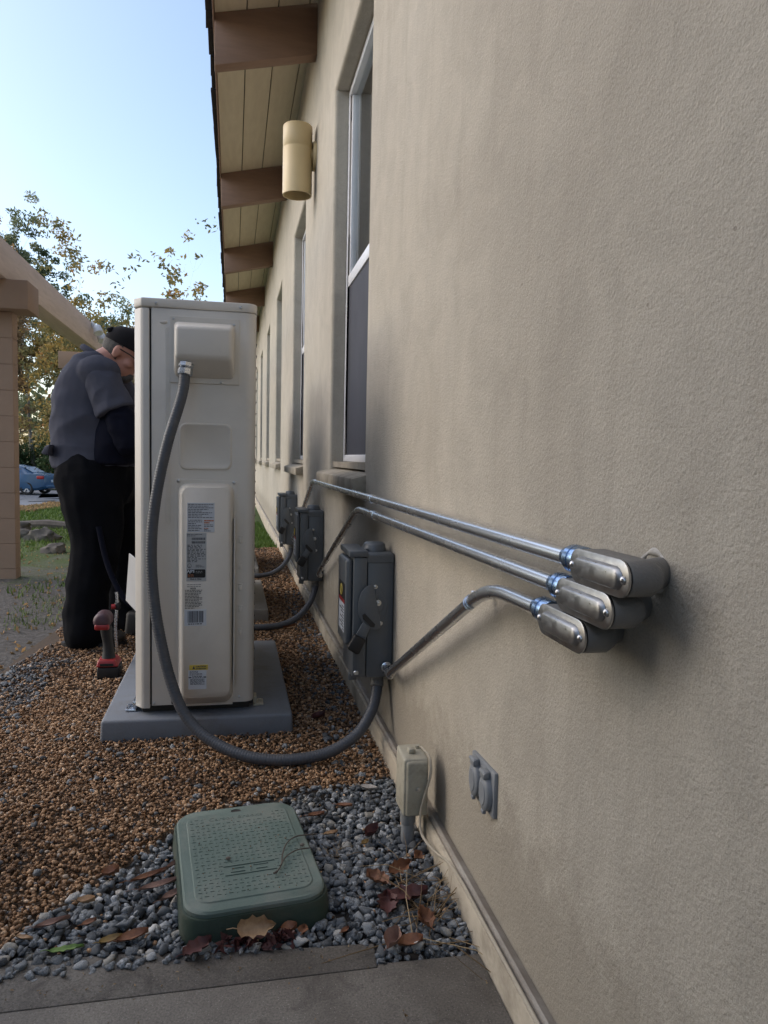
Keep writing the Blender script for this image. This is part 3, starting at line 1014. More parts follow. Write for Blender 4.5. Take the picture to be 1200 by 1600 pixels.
lb, (a, b, c, d) = label(-.1455, -.085, .147, .214, WHITEL, 'notice_label', 'pale notice label with two black arrows')
lines(lb, a + .004, b - .004, d - .002, d - .018, 4, INK, 17, .0017)
q = MB()
q.box(a + .001, a + .010, LY - .0006, LY, d - .026, d - .022); q.box(b - .010, b - .001, LY - .0006, LY, d - .026, d - .022); q.part('print', INK, lb, None)
lines(lb, a + .013, b - .013, d - .019, d - .028, 2, INK, 18, .0024); lines(lb, a + .006, b - .006, d - .029, c + .016, 6, INK, 19, .0017)
q = MB(); q.tube([(-.2015, FY - .0006, .101), (-.2015, FY - .0006, .120), (-.162, FY - .0006, .120)], .0007, 6); q.part('outline_mark', ACGAP, ac, None)

# feet brackets
for sx, mat_ in ((-1, ZINC), (1, JBOX)):
    xa = -.322 if sx < 0 else .076
    m = MB(); m.rbox(min(xa, xa + sx * .036), max(xa, xa + sx * .036), FY + .04, FY + .10, .066, .073, .002, 2)
    m.rbox(min(xa, xa + sx * .012), max(xa, xa + sx * .012), FY + .045, FY + .095, .0735, .098, .002, 2)
    m.cyl((xa + sx * .024, FY + .07, .0735), (xa + sx * .024, FY + .07, .082), .007, 6)
    m.part('foot_bracket', mat_, ac, 40)
# coil and fan guards
m = MB(); m.box(.0765, .0775, FY + .12, 3.42, .16, 1.38)
for i in range(30): m.box(.0776, .081, FY + .12, 3.42, .17 + i * .0405, .174 + i * .0405)
m.part('coil', COIL, ac, None)
for zc in (.42, 1.06):
    m = MB(); m.cyl((-.3228, 3.02, zc), (-.3245, 3.02, zc), .27, 40); fanb = m.part('fan_opening', ACGAP, ac, 40)
    m = MB()
    for r_ in np.linspace(.04, .285, 13):
        m.tube([(-.335 , 3.02 + r_ * math.cos(t), zc + r_ * math.sin(t)) for t in np.linspace(0, 2 * PI, 37)], .0022, 5, False)
    for t in np.linspace(0, 2 * PI, 9)[:-1]:
        m.tube([(-.335, 3.02, zc), (-.335, 3.02 + .285 * math.cos(t), zc + .285 * math.sin(t)), (-.323, 3.02 + .29 * math.cos(t), zc + .29 * math.sin(t))], .003, 5)
    m.part('fan_guard', ACP, ac, 40)
# rest of the row: copies standing on their own pads, hidden behind the first
copy_tree(ac, (-.121, 3.03 + PY, .065), 'middle tan condenser of the row, behind the first one')
copy_tree(ac, (-.121, 3.03 + 2 * PY, .065), 'farthest tan condenser of the row, by the lawn')
# opened service flap (first unit only)
m = MB()
P = [(-.353, 2.85, .562), (-.392, 2.97, .567), (-.405, 2.97, .383), (-.353, 2.85, .364)]
m.prism(P, (.004, .0015, 0), .0008, 1)
m.prism([P[0], (-.353, 2.85, .364), (-.325, 2.85, .364), (-.325, 2.85, .562)], (0, .002, 0))
m.part('service_flap', WHITEP if False else pmat('flap_paint', (.44, .445, .45), None, 4, .45), ac, 40, 'pale service flap swung open beside the front panel')

# pads
pad_g = 'equipment pads in a row along the wall'
def pad(yf, m, label):
    q = MB()
    A = [(-.425, yf + .012), (.208, yf - .002), (.206, yf + 1.05), (-.425, yf + 1.06)]
    b_ = [(-.428, yf + .009), (.211, yf - .005), (.209, yf + 1.053), (-.428, yf + 1.063)]
    q.hull8([(x, y, -.03) for x, y in b_] + [(x, y, .065) for x, y in A], .010, 3)
    return q.thing('equipment_pad', m, label, 'equipment pad', group=pad_g)
pad(2.507, PADM, 'blue grey plastic pad under the nearest condenser')
pad(4.29, PADLIGHT, 'dusty grey pad under the middle condenser')
pad(5.90, PADLIGHT, 'dusty grey pad under the farthest condenser')

# ================================================================== DISCONNECT SWITCHES
def X1(px): return .376 + (px - 553) * .00207
def Z1(py): return .25 + (1060 - py) * .00203
DY = 2.28
ds = empty('disconnect_switch', (WX, DY, .25), 'nearest grey safety switch box, big enough to show its lever and red label', 'switch box', 'safety switch boxes on the wall')
DL = .19
m = MB(); m.rbox(X1(575), WX - .003, DY, DY + DL, .25, .652, .005, 2); body = m.part('box_body', DISC, ds, 40)
m = MB(); m.rbox(X1(553), X1(574.3), DY - .004, DY + DL + .004, .252, .640, .006, 2)
m.rbox(X1(546), X1(575), DY - .008, DY + DL + .008, .641, .660, .003, 2)
door = m.part('door', DISC, ds, 40)
m = MB(); m.rbox(X1(541), X1(552.8), DY + .008, DY + DL - .02, .355, .632, .011, 4)
m.part('door_emboss', DISC, door, 60)
q = MB(); q.box(X1(541) - .0012, X1(541) - .0002, DY + .016, DY + .13, .50, .552); q.part('warning_label', BLACKP, door, None)
q = MB(); q.box(X1(541) - .0012, X1(541) - .0002, DY + .016, DY + .13, .395, .487); dl = q.part('rating_label', WHITEL, door, None)
q = MB(); q.box(X1(541) - .0013, X1(541) - .0002, DY + .016, DY + .13, .4875, .4995); q.part('danger_label', DRED, door, None)
q = MB()
for i in range(9): q.box(X1(541) - .0018, X1(541) - .0013, DY + .022, DY + .05 + (i * 37 % 5) * .015, .400 + i * .0092, .404 + i * .0092)
q.part('print', INK, dl, None)
q = MB(); q.tube([(X1(541) - .0018, DY + .075 + .017 * math.cos(t), .526 + .017 * math.sin(t)) for t in np.linspace(0.3, 2 * PI + .3, 20)], .0022, 6, False); q.part('print', YELL, dl, None)
m = MB(); m.lathe((.455, DY + .075, .652), (0, 0, 1), [(0, .040), (.006, .040), (.010, .038), (.020, .036), (.027, .030), (.030, 0)], 28)
m.cyl((.425, DY + .045, .655), (.425, DY + .045, .662), .004, 8)
m.part('hub_cap', DISC, ds, 60)
m = MB(); m.rbox(X1(573), WX - .004, DY - .0025, DY + .01, .621, .648, .002, 1); m.part('body_lip', DISC, ds, 40)
# lever
def P1(px, py, y): return (X1(px), y, Z1(py))
poly = [(560, 935), (564, 922), (571, 913), (579, 909.5), (583, 912), (586, 926), (590, 948), (594, 966), (595, 978), (588, 982), (576, 978), (566, 970), (560, 955)]
m = MB(); m.prism([P1(a, b, DY - .020) for a, b in poly], (0, .004, 0), .0012, 2)
m.prism([P1(a, b, DY - .0165) for a, b in [(562, 938), (575, 914), (583, 916), (590, 955), (590, 972), (572, 972), (562, 958)]], (0, .0125, 0))
lev = m.part('lever_guard', DISC, ds, 40)
m = MB(); m.prism([P1(a, b, DY - .0225) for a, b in [(566, 957), (570, 955), (586, 972), (585, 977), (579, 976), (567, 963)]], (0, .0022, 0)); m.part('lever_slot', ACGAP, lev, None)
m = MB(); m.prism([P1(a, b, DY - .026) for a, b in [(567, 968), (578, 976), (571, 996), (556, 988)]], (0, .0055, 0), .0015, 2); m.part('lever_arm', DISC, lev, 40)
m = MB(); m.prism([P1(a, b, DY - .042) for a, b in [(554, 985), (571, 995), (561, 1016), (557, 1017), (544, 1009), (543, 1005)]], (0, .022, 0), .004, 3); m.part('lever_grip', GRIP, lev, 50)
m = MB(); m.prism([P1(a, b, DY - .003) for a, b in [(587, 918), (596, 918), (607, 940), (606, 952), (599, 972), (594, 977), (588, 960)]], (0, .004, 0), .001, 1)
m.prism([P1(a, b, DY - .006) for a, b in [(586, 934), (593, 931), (601, 938), (601, 948), (595, 956), (587, 950)]], (0, .004, 0), .001, 1); m.part('pivot_plate', DISC, ds, 40)
def bolt(px, py, r, y0):
    m = MB(); m.lathe(P1(px, py, y0), (0, -1, 0), [(0, r * 1.5), (.0016, r * 1.5), (.002, r), (.005, r * .85), (.0065, 0)], 14); m.part('bolt', SCREWM, ds, 50)
bolt(587.5, 915, .0046, DY - .0005); bolt(596.5, 973, .0044, DY - .003); bolt(592, 940, .0065, DY - .006)
# bottom latch
m = MB(); m.rbox(X1(553), X1(566), DY + .06, DY + .075, .225, .2505, .002, 1); m.part('latch', DISC, ds, 40)
m = MB(); m.rbox(X1(556), X1(563), DY - .006, DY - .002, .262, .275, .0015, 1); m.part('hasp', ZINC, ds, 40)
m = MB(); m.lathe((.468, DY + .05, .251), (0, 0, -1), [(0, .026), (.008, .026), (.0085, .022), (.016, .022), (.017, .019), (.028, .019)], 16); m.part('gland', LBGREY, ds, 40)
copy_tree(ds, (WX, 4.15, .25), 'middle grey safety switch box, half way along the wall')
copy_tree(ds, (WX, 5.92, .25), 'farthest and smallest safety switch box, standing out against the pale wall')

# ================================================================== STEEL CONDUITS
CX = .462
def conduit(pts, label, bend=.09, couplings=(), straps=()):
    t = empty('steel_conduit', pts[0], label, 'conduit', 'steel conduits along the wall')
    path = round_corner(pts, bend, 10)
    MB().tube(path, .0130, 18).part('tube', EMT, t, 60)
    for y, z, d in couplings:
        d = Vector(d).normalized(); c = Vector((CX, y, z))
        q = MB(); q.tube([c - d * .028, c - d * .0275, c - d * .004, c - d * .0035, c + d * .0035, c + d * .004, c + d * .0275, c + d * .028], [.0132, .0152, .0152, .0144, .0144, .0152, .0152, .0132], 18)
        q.part('coupling', EMT, t, 40)
    for y, z, d in straps:
        d = Vector(d).normalized(); c = Vector((CX, y, z)); s_ = d.cross(Vector((1, 0, 0))).normalized()
        q = MB()
        for e in (-1, 1):
            q.tube([c + d * .006 * e + s_ * .0140 * math.sin(t_) - Vector((.0140 * math.cos(t_), 0, 0)) for t_ in np.linspace(-1.7, 1.7, 12)], .0016, 6)
        q.part('strap', ZINC, t, 40)
        q = MB(); q.rbox(CX + .002, WX - .0015, c.y - s_.y * .018 - .004, c.y - s_.y * .018 + .004, c.z + abs(s_.z) * .016 - .005, c.z + abs(s_.z) * .016 + .007, .001, 1)
        q.part('strap_foot', ZINC, t, 40)
    return t
def connector(t, p, d):
    d = Vector(d).normalized(); p = Vector(p)
    q = MB(); q.lathe(p, d, [(0, .012), (0, .017), (.006, .0175), (.010, .0175), (.011, .0145), (.022, .0145), (.023, .013)], 18)
    q.part('fitting', ZINC, t, 40)
ca = conduit([(CX, .91, .8185), (CX, 4.33, .815), (CX, 5.72, .325), (.478, 5.78, .300), (.486, 5.915, .290)], 'topmost steel conduit, running to the farthest switch box', .10, [(2.45, .8161, (0, 1, 0)), (4.12, .815, (0, 1, 0))])
connector(ca, (.486, 5.915, .290), (0, -1, 0))
cb = conduit([(CX, .95, .7745), (CX, 2.74, .762), (CX, 3.98, .325), (.478, 4.02, .302), (.486, 4.145, .290)], 'middle steel conduit, bending down to the second switch box', .10, [(2.40, .765, (0, 1, 0))])
connector(cb, (.486, 4.145, .290), (0, -1, 0))
dd = (Vector((CX, 2.10, .318)) - Vector((CX, 1.27, .722))).normalized()
cc = conduit([(CX, 1.01, .728), (CX, 1.27, .722), (CX, 2.10, .318), (.476, 2.16, .288), (.486, 2.275, .286)], 'lowest and shortest steel conduit, bent down to the nearest switch box', .10, [], [(1.37, .673, dd)])
connector(cc, (.486, 2.275, .286), (0, -1, 0))

def lb(y1, z, L, label, tilt):
    """conduit body: cover faces away from the wall, outlet goes back into it; y1 = end where the conduit enters"""
    t = empty('conduit_body', (WX, y1 - L, z), label, 'conduit fitting', 'conduit bodies on the wall')
    xo = WX - .078                      # plane of the cover
    h = .0215
    def stadium(x, g=0, ya=y1 - L, yb=y1 - .002, n=8):
        r = h + g; o = []
        for k in range(n + 1):
            a = -PI / 2 + PI * k / n; o.append((x, yb - h + (h + g) * math.cos(a), z + r * math.sin(a)))
        for k in range(n + 1):
            a = PI / 2 + PI * k / n; o.append((x, ya + r - g + r * math.cos(a), z + r * math.sin(a)))
        return o
    q = MB(); q.loft([stadium(xo + .0062, -.0005), stadium(xo + .0072, 0), stadium(xo + .038, 0), stadium(xo + .048, -.006)], True, True)
    # outlet boss into the wall at the near end
    def oval(x, g=0): return [(x, y1 - L + h * 1.05 + (h * 1.05 + g) * math.cos(a), z + (h + g) * math.sin(a)) for a in np.linspace(0, 2 * PI, 25)[:-1]]
    q.loft([oval(xo + .028, -.0005), [(x_, y_ + .040, z_) for x_, y_, z_ in oval(WX + .002, -.002)]], True, True)
    q.part('body', LBGREY, t, 50)
    q = MB(); q.loft([stadium(xo + .0060, -.0012), stadium(xo + .0036, -.0012)], True, True); q.part('gasket', BLACKP, t, 40)
    q = MB(); q.loft([stadium(xo + .0035, .0005), stadium(xo + .0015, .0005), stadium(xo + .0008, -.0008)], True, True)
    cvp = q.part('cover', LBCOVER, t, 40)
    q = MB()
    i0 = .0085
    def inner(x, g): return [(x, (y1 - L / 2 - .004) + sy * (L / 2 - .031) + (.0115 + g) * math.cos(a), z + (.0128 + g) * math.sin(a)) for sy, a in [(1, b) for b in np.linspace(-PI / 2, PI / 2, 7)] + [(-1, b) for b in np.linspace(PI / 2, 1.5 * PI, 7)]]
    q.loft([inner(xo + .0007, .0012), inner(xo - .0045, -.0008), inner(xo - .0058, -.003)], False, True)
    q.part('cover_raised_panel', LBCOVER, cvp, 40)
    for y in (y1 - .011, y1 - L + .012):
        q = MB(); q.lathe((xo + .0006, y, z), (-1, 0, 0), [(0, .005), (.0018, .0047), (.0036, .0028), (.004, 0)], 14); q.part('screw', SCREWM, cvp, 50)
    q = MB(); q.lathe((CX - .0, y1 - .001, z), (0, 1, 0), [(0, .0150), (.010, .0150), (.0105, .0185), (.013, .0196), (.030, .0196), (.0305, .0175), (.034, .0175), (.0345, .0196), (.046, .0196), (.050, .0160), (.064, .0145), (.064, .012)], 20)
    q.part('compression_nut', CONNBLUE, t, 35)
    return t
lb(.890, .8195, .150, 'topmost grey conduit body with a silver cover, entering the wall', 0)
lb(.930, .7750, .155, 'middle grey conduit body, tucked under the topmost one', 0)
lb(.986, .7290, .148, 'lowest grey conduit body, farthest left of the three', 0)
# hole patch round the topmost fitting
mb = MB(); mb.tube([(WX + .001, .816 + .028 * math.cos(a), .8195 + .024 * math.sin(a)) for a in np.linspace(0, 2 * PI, 28)], [.004 + .0015 * math.sin(5 * a) for a in np.linspace(0, 2 * PI, 28)], 6, False)
mb.part('patching_plaster', pmat('patch_plaster', (.55, .53, .50), (.42, .39, .34), 60, .9, bs=.6, bscale=200), bld, 60)

# ================================================================== FLEXIBLE WHIPS
def whip(pts, label, dy=0):
    pts = [(x, y + dy, z) for x, y, z in pts]
    t = empty('flexible_whip', pts[0], label, 'flexible conduit', 'grey flexible whips feeding the condensers')
    path = smooth_path(pts, .0022)
    rad = [.0176 + .00034 * (1 if math.sin((i + .5) * 2 * PI / 4) > 0 else -1) for i in range(len(path))]
    q = MB(); q.tube(path, rad, 14); q.part('hose', WHIP, t, 80)
    d = (path[3] - path[0]).normalized()
    q = MB(); q.lathe(path[0] - d * .045, d, [(0, .013), (.012, .013), (.012, .024), (.024, .025), (.026, .019), (.032, .0235), (.05, .0235), (.052, .019)], 8); q.part('connector', ZINC, t, 30)
    d = (path[-4] - path[-1]).normalized()
    q = MB(); q.lathe(path[-1] - d * .012, d, [(0, .0225), (.03, .0225), (.033, .019)], 16); q.part('end_fitting', LBGREY, t, 30)
    return t
W1 = [(-.1535, 2.488, 1.215), (-.163, 2.475, 1.14), (-.204, 2.445, .99), (-.236, 2.43, .83), (-.2505, 2.42, .686), (-.248, 2.41, .55), (-.228, 2.395, .40), (-.19, 2.375, .24), (-.14, 2.345, .13), (-.06, 2.295, .065),
      (.05, 2.24, .03), (.17, 2.215, .022), (.29, 2.22, .034), (.385, 2.245, .075), (.44, 2.28, .135), (.463, 2.31, .19), (.468, 2.33, .225)]
whip(W1, 'nearest grey ribbed whip, looping from the condenser hood to the gravel')
W2 = W1[:11] + [(.17, 2.225, .022), (.28, 2.25, .030), (.365, 2.285, .065), (.43, 2.33, .13), (.462, 2.38, .19), (.468, 2.41, .225)]
whip(W2, 'middle grey whip, curving from the second switch box to the gravel', PY)
whip([(x, y - .02, z) for x, y, z in W2], 'farthest grey whip, hanging below the smallest switch box', 2 * PY)

# ================================================================== VALVE BOX
vb = empty('valve_box', (.033, 1.632, 0), 'green plastic irrigation valve box set in the grey stones', 'valve box')
vb.rotation_euler = (math.radians(1.0), 0, math.radians(6.5))
ROOT[vb.name] = (0, 0, 0)               # its parts are written in local coordinates
def rr_xy(hx, hy, r, z, n=7):
    o = []
    for cx, cy, a0 in ((hx - r, hy - r, 0), (-hx + r, hy - r, 90), (-hx + r, -hy + r, 180), (hx - r, -hy + r, 270)):
        for k in range(n + 1):
            a = math.radians(a0 + 90 * k / n); o.append((cx + r * math.cos(a), cy + r * math.sin(a), z))
    return o
hx, hy, rc, HT = .1435, .208, .052, .064
m = MB(); m.loft([rr_xy(hx + .012, hy + .012, rc, -.05), rr_xy(hx + .006, hy + .006, rc, HT - .018), rr_xy(hx + .004, hy + .004, rc, HT - .012), rr_xy(hx - .004, hy - .004, rc, HT - .012)], False, True)
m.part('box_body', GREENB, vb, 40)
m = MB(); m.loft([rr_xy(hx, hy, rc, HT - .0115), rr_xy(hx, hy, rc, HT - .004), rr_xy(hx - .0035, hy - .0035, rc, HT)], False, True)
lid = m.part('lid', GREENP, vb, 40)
m = MB(); m.loft([rr_xy(hx - .022, hy - .03, .03, HT), rr_xy(hx - .024, hy - .032, .029, HT + .0022)], False, True); lp = m.part('lid_tread_panel', GREENP, lid, 40)
m = MB(); T = HT + .0022
for i in range(-9, 10):
    for j in range(-12, 12):
        x, y = i * .0122, j * .0142
        if abs(x) > hx - .03 or abs(y) > hy - .04 or (-.06 < x < .06 and -.10 < y < -.055) or (y > .13 and -.075 < x < .075): continue
        if (i + j) % 2: m.box(x - .0042, x + .0042, y - .0011, y + .0011, T - .001, T + .0011)
        else: m.box(x - .0011, x + .0011, y - .0042, y + .0042, T - .001, T + .0011)
m.part('lid_tread', GREENP, lid, None, kind='stuff')
m = MB()
for x0, x1, y0, y1 in ((-.055, .055, -.096, -.094), (-.055, .055, -.062, -.060), (-.042, -.012, -.072, -.069), (-.042, -.012, -.086, -.083), (-.042, -.039, -.083, -.072), (.008, .04, -.07, -.067), (-.001, .001, -.088, -.066), (.012, .036, -.085, -.082)):
    m.box(x0, x1, y0, y1, T - .001, T + .0018)
m.part('lid_mark', GREENP, lid, None)
m = MB(); m.tube([(.0 + .0135 * math.cos(a), .182 + .010 * math.sin(a), HT + .0005) for a in np.linspace(0, 2 * PI, 24)], .0014, 6, False); m.part('lift_hole_rim', GREENP, lid, 50)
m = MB(); m.add([(.0128 * math.cos(a), .182 + .0094 * math.sin(a), HT + .0006) for a in np.linspace(0, 2 * PI, 25)[:-1]], [tuple(range(24))]); m.part('lift_hole', BLACKHOLE, lid, None)
text_part('Carson Brooks', .021, Matrix.Translation((-.005, .150, HT + .0018)), GREENP, lid, 'embossed_lettering', .0012)
text_part('IRRIGATION', .010, Matrix.Translation((.0, -.112, HT + .0018)), GREENP, lid, 'embossed_lettering', .0012) if False else None
mb = MB(); mb.tube(smooth_path([(.095, 1.515, 0.070), (.108, 1.545, 0.071), (.112, 1.575, 0.076), (.125, 1.625, 0.074), (.15, 1.657, 0.072), (.20, 1.675, 0.064)], .01), .0016, 6)
mb.tube(smooth_path([(.105, 1.538, 0.072), (.12, 1.570, 0.074), (.145, 1.595, 0.073), (.175, 1.601, 0.072)], .01), .0014, 6)
mb.tube(smooth_path([(.098, 1.519, 0.072), (.09, 1.513, 0.071)], .01), .0022, 6)
mb.thing('twig', STRAW if False else BARK, 'thin forked twig lying across the green lid', 'twig')
# crumbs on the lid
for x, y, lab in ((-.005, 1.59, 'small brown pebble on the middle of the green lid'), (.160, 1.62, 'small brown pebble at the right edge of the green lid')):
    mb = MB(); mb.ell((x, y, .0705), .0055, .0045, .0035, None, 8, 6); mb.thing('pebble', ROCKM, lab, 'pebble')

# ================================================================== JUNCTION BOX ON ITS PIPE, CABLE, OUTLET
jb = empty('junction_box', (.442, 1.73, 0), 'weathered beige junction box on a grey pipe against the wall', 'junction box')
m = MB(); m.hull8([(.412, 1.692, .080), (.474, 1.692, .078), (.474, 1.775, .078), (.411, 1.775, .080), (.412, 1.692, .222), (.474, 1.692, .222), (.474, 1.775, .230), (.411, 1.775, .230)], .006, 3)
m.part('box', JBOX, jb, 50)
m = MB(); m.hull8([(.422, 1.685, .083), (.471, 1.685, .083), (.473, 1.694, .080), (.416, 1.694, .080), (.422, 1.685, .214), (.471, 1.685, .214), (.473, 1.694, .220), (.416, 1.694, .220)], .004, 2)
lid2 = m.part('cover', JBOX, jb, 50)
m = MB(); m.lathe((.447, 1.685, .150), (0, -1, 0), [(0, .0055), (.002, .005), (.003, 0)], 14); m.part('screw', SCREWM, lid2, 50)
m = MB(); m.rbox(.430, .446, 1.72, 1.74, .224, .237, .003, 2); m.cyl((.458, 1.75, .226), (.458, 1.75, .234), .006, 12); m.part('cable_clip', JBOX, jb, 50)
m = MB(); m.cyl((.434, 1.73, -.05), (.434, 1.73, .07), .0170, 20); m.lathe((.434, 1.73, .045), (0, 0, 1), [(0, .0170), (.004, .0195), (.034, .0195)], 20); m.part('pipe', PIPEG, jb, 50)
mb = MB(); mb.tube(smooth_path([(.468, 1.745, .232), (.478, 1.70, .222), (.476, 1.680, .190), (.462, 1.676, .140), (.452, 1.676, .095), (.452, 1.665, .050), (.464, 1.60, .042), (.4755, 1.52, .056), (.4795, 1.43, .0625), (.4795, 1.33, .0625), (.4795, 1.1, .0625), (.4795, .6, .0625)], .012), .0032, 8)
mb.thing('thin_cable', CABLEM, 'thin beige cable looping down from the junction box along the base', 'cable')

ou = empty('outdoor_outlet', (WX, 1.385, .25), 'grey weatherproof outlet with two flap covers low on the wall', 'outlet')
m = MB(); m.hull8([(WX - .008, 1.318, .252), (WX + .002, 1.318, .252), (WX + .002, 1.455, .246), (WX - .008, 1.455, .246), (WX - .008, 1.318, .344), (WX + .002, 1.318, .344), (WX + .002, 1.455, .338), (WX - .008, 1.455, .338)], .003, 2)
pl = m.part('plate', OUTLET, ou, 40)
for yc in (1.352, 1.416):
    def el(x, ry, rz): return [(x, yc + ry * math.cos(a), .291 + rz * math.sin(a)) for a in np.linspace(0, 2 * PI, 25)[:-1]]
    m = MB(); m.loft([el(WX - .0075, .027, .036), el(WX - .0155, .0268, .0358), el(WX - .0185, .0245, .0335), el(WX - .020, .017, .024), el(WX - .0215, .016, .023)], True, True)
    fl = m.part('flap_cover', OUTLET, ou, 45)
    m = MB(); m.rbox(WX - .022, WX - .0082, yc - .012, yc + .012, .322, .338, .002, 2); m.cyl((WX - .019, yc - .015, .333), (WX - .019, yc + .015, .333), .004, 10); m.part('hinge', OUTLET, fl, 45)
    m = MB(); m.rbox(WX - .020, WX - .012, yc - .006, yc + .006, .250, .2575, .0015, 2); m.part('lift_tab', OUTLET, fl, 45)

# ================================================================== PERGOLA
pg = empty('pergola', (-1.8, 9.9, 0), 'tan painted pergola of block pillars carrying one long beam', 'pergola')
PX0, PX1, PD = -1.99, -1.612, .13
for k, y0 in enumerate((6.0, 9.9, 13.9)):
    g0 = float(gz(0, y0)) - .1
    m = MB(); m.box(PX0 + .004, PX1 - .004, y0 + .004, y0 + PD - .004, g0, 1.985); pil = m.part('pillar', TANW, pg, None)
    z = g0; hcourse = .195
    zt = 1.985
    nC = int((zt - g0) / hcourse) + 1
    hcourse = (zt - g0) / nC
    for i in range(nC):
        m = MB(); m.rbox(PX0, PX1, y0, y0 + PD, g0 + i * hcourse + .0006, g0 + (i + 1) * hcourse - .0006, .0022, 1); m.part('block', TANW, pil, 40)
    m = MB(); m.rbox(PX0 - .12, -1.47, y0 - .13, y0 + PD + .05, 1.987, 2.195, .004, 2); m.part('cap', TANW, pg, 40)
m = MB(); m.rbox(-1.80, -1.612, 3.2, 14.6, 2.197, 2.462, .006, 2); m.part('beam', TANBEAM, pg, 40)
fl = empty('floodlight', (-1.6, 9.2, 2.3), 'small white twin floodlight on the side of the pergola beam', 'floodlight')
m = MB(); m.rbox(-1.611, -1.59, 9.14, 9.28, 2.40, 2.47, .006, 2); m.part('junction_base', WHITEP, fl, 40)
for yy, dz in ((9.10, .0), (9.36, -.05)):
    m = MB(); m.lathe((-1.55, yy, 2.42 + dz), (.3, -.4, -.85), [(0, .02), (.02, .045), (.10, .055), (.11, .05), (.105, 0)], 16); m.cyl((-1.59, 9.21, 2.43), (-1.55, yy, 2.42 + dz), .012, 8); m.part('lamp_head', WHITEP, fl, 40)

# ================================================================== THE WORKER
def remesh(mb, name, m, parent, vox=.012, smooth_it=4, wob=0, wscale=(6, 6, 6), seed=0):
    me = bpy.data.meshes.new('tmp'); me.from_pydata([Vector(p) for p in mb.v], [], mb.f)
    bm = bmesh.new(); bm.from_mesh(me); bmesh.ops.recalc_face_normals(bm, faces=bm.faces); bm.to_mesh(me); bm.free()
    o = bpy.data.objects.new('tmp', me); COL.objects.link(o)
    r = o.modifiers.new('r', 'REMESH'); r.mode = 'VOXEL'; r.voxel_size = vox
    if smooth_it:
        s = o.modifiers.new('s', 'SMOOTH'); s.iterations = smooth_it; s.factor = .5
    dg = bpy.context.evaluated_depsgraph_get()
    out = bpy.data.meshes.new_from_object(o.evaluated_get(dg))
    bpy.data.objects.remove(o)
    if wob:
        nrm = [v.normal.copy() for v in out.vertices]
        for v, nn in zip(out.vertices, nrm):
            q = Vector((v.co.x * wscale[0], v.co.y * wscale[1], v.co.z * wscale[2] + seed))
            a = noise.noise(q) ; b = noise.noise(q * 2.3 + Vector((5, 1, 2)))
            v.co += nn * wob * (1 - 2.4 * abs(a) + .6 * b)
    org = Vector(ROOT.get(parent.name, (0, 0, 0)))
    out.transform(Matrix.Translation(-org))
    out.name = name
    out.polygons.foreach_set('use_smooth', [True] * len(out.polygons))
    out.materials.clear(); out.materials.append(m)
    q = bpy.data.objects.new(name, out); COL.objects.link(q); q.parent = parent; ROOT[q.name] = tuple(org)
    return q


def limb(mb, pts, rad, n=14, sq=None):
    P = smooth_path(pts, .03)
    k = np.linspace(0, 1, len(rad)); R_ = np.interp(np.linspace(0, 1, len(P)), k, rad)
    mb.tube(P, list(R_), n); mb.ell(P[0], R_[0], R_[0], R_[0], None, 12, 8); mb.ell(P[-1], R_[-1], R_[-1], R_[-1], None, 12, 8)


def oval_loft(mb, secs, n=24):
    """secs: (cx, cy, cz, half depth x, half width y, tilt about y)"""
    L = []
    for cx, cy, cz, a, b, t in secs:
        ct, st = math.cos(t), math.sin(t)
        o = []
        for k in range(n):
            q = 2 * PI * k / n
            c, s = math.cos(q), math.sin(q)
            ex = a * math.copysign(abs(c) ** .85, c); ey = b * math.copysign(abs(s) ** .85, s)
            o.append((cx + ex * ct, cy + ey, cz - ex * st))
        L.append(o)
    mb.loft(L, True, True)


man = empty('person', (-.66, 3.98, 0), 'man in grey work shirt and black cap stooping beside the condenser', 'person')
CYM = 3.98
HC = Vector((-.545, CYM, 1.468))
HR = Euler((0, math.radians(34), math.radians(-6))).to_matrix()
def H(x, y, z): return HC + HR @ Vector((x, y, z))
# --- body: one skin surface
b = MB()
b.ell(H(-.012, 0, .022), .100, .077, .098, HR, 20, 14)
b.ell(H(.035, 0, -.05), .066, .058, .085, HR, 18, 12)
b.ell(H(.055, 0, -.092), .038, .040, .036, HR, 12, 8)
b.ell(H(.096, 0, -.022), .016, .014, .028, HR, 10, 8); b.ell(H(.110, 0, -.038), .014, .017, .012, HR, 10, 8)
b.ell(H(.082, 0, .018), .018, .052, .014, HR, 12, 8)
b.ell(H(.092, 0, -.072), .012, .026, .008, HR, 10, 6)
for s in (-1, 1):
    b.ell(H(.062, s * .045, -.035), .028, .022, .024, HR, 10, 8)
    b.ell(H(-.008, s * .078, -.02), .021, .010, .034, HR, 12, 8); b.ell(H(-.016, s * .083, -.012), .010, .008, .022, HR, 10, 6)
    b.ell(H(.084, s * .031, .002), .011, .013, .009, HR, 8, 6)
limb(b, [(-.70, CYM, 1.36), (-.645, CYM, 1.42), tuple(H(-.03, 0, -.05))], [.068, .062, .060])
oval_loft(b, [(-.69, CYM, .90, .13, .14, 0), (-.69, CYM, 1.05, .13, .14, .1), (-.69, CYM, 1.25, .11, .15, .35), (-.665, CYM, 1.355, .07, .11, .5)])
ARM = {}
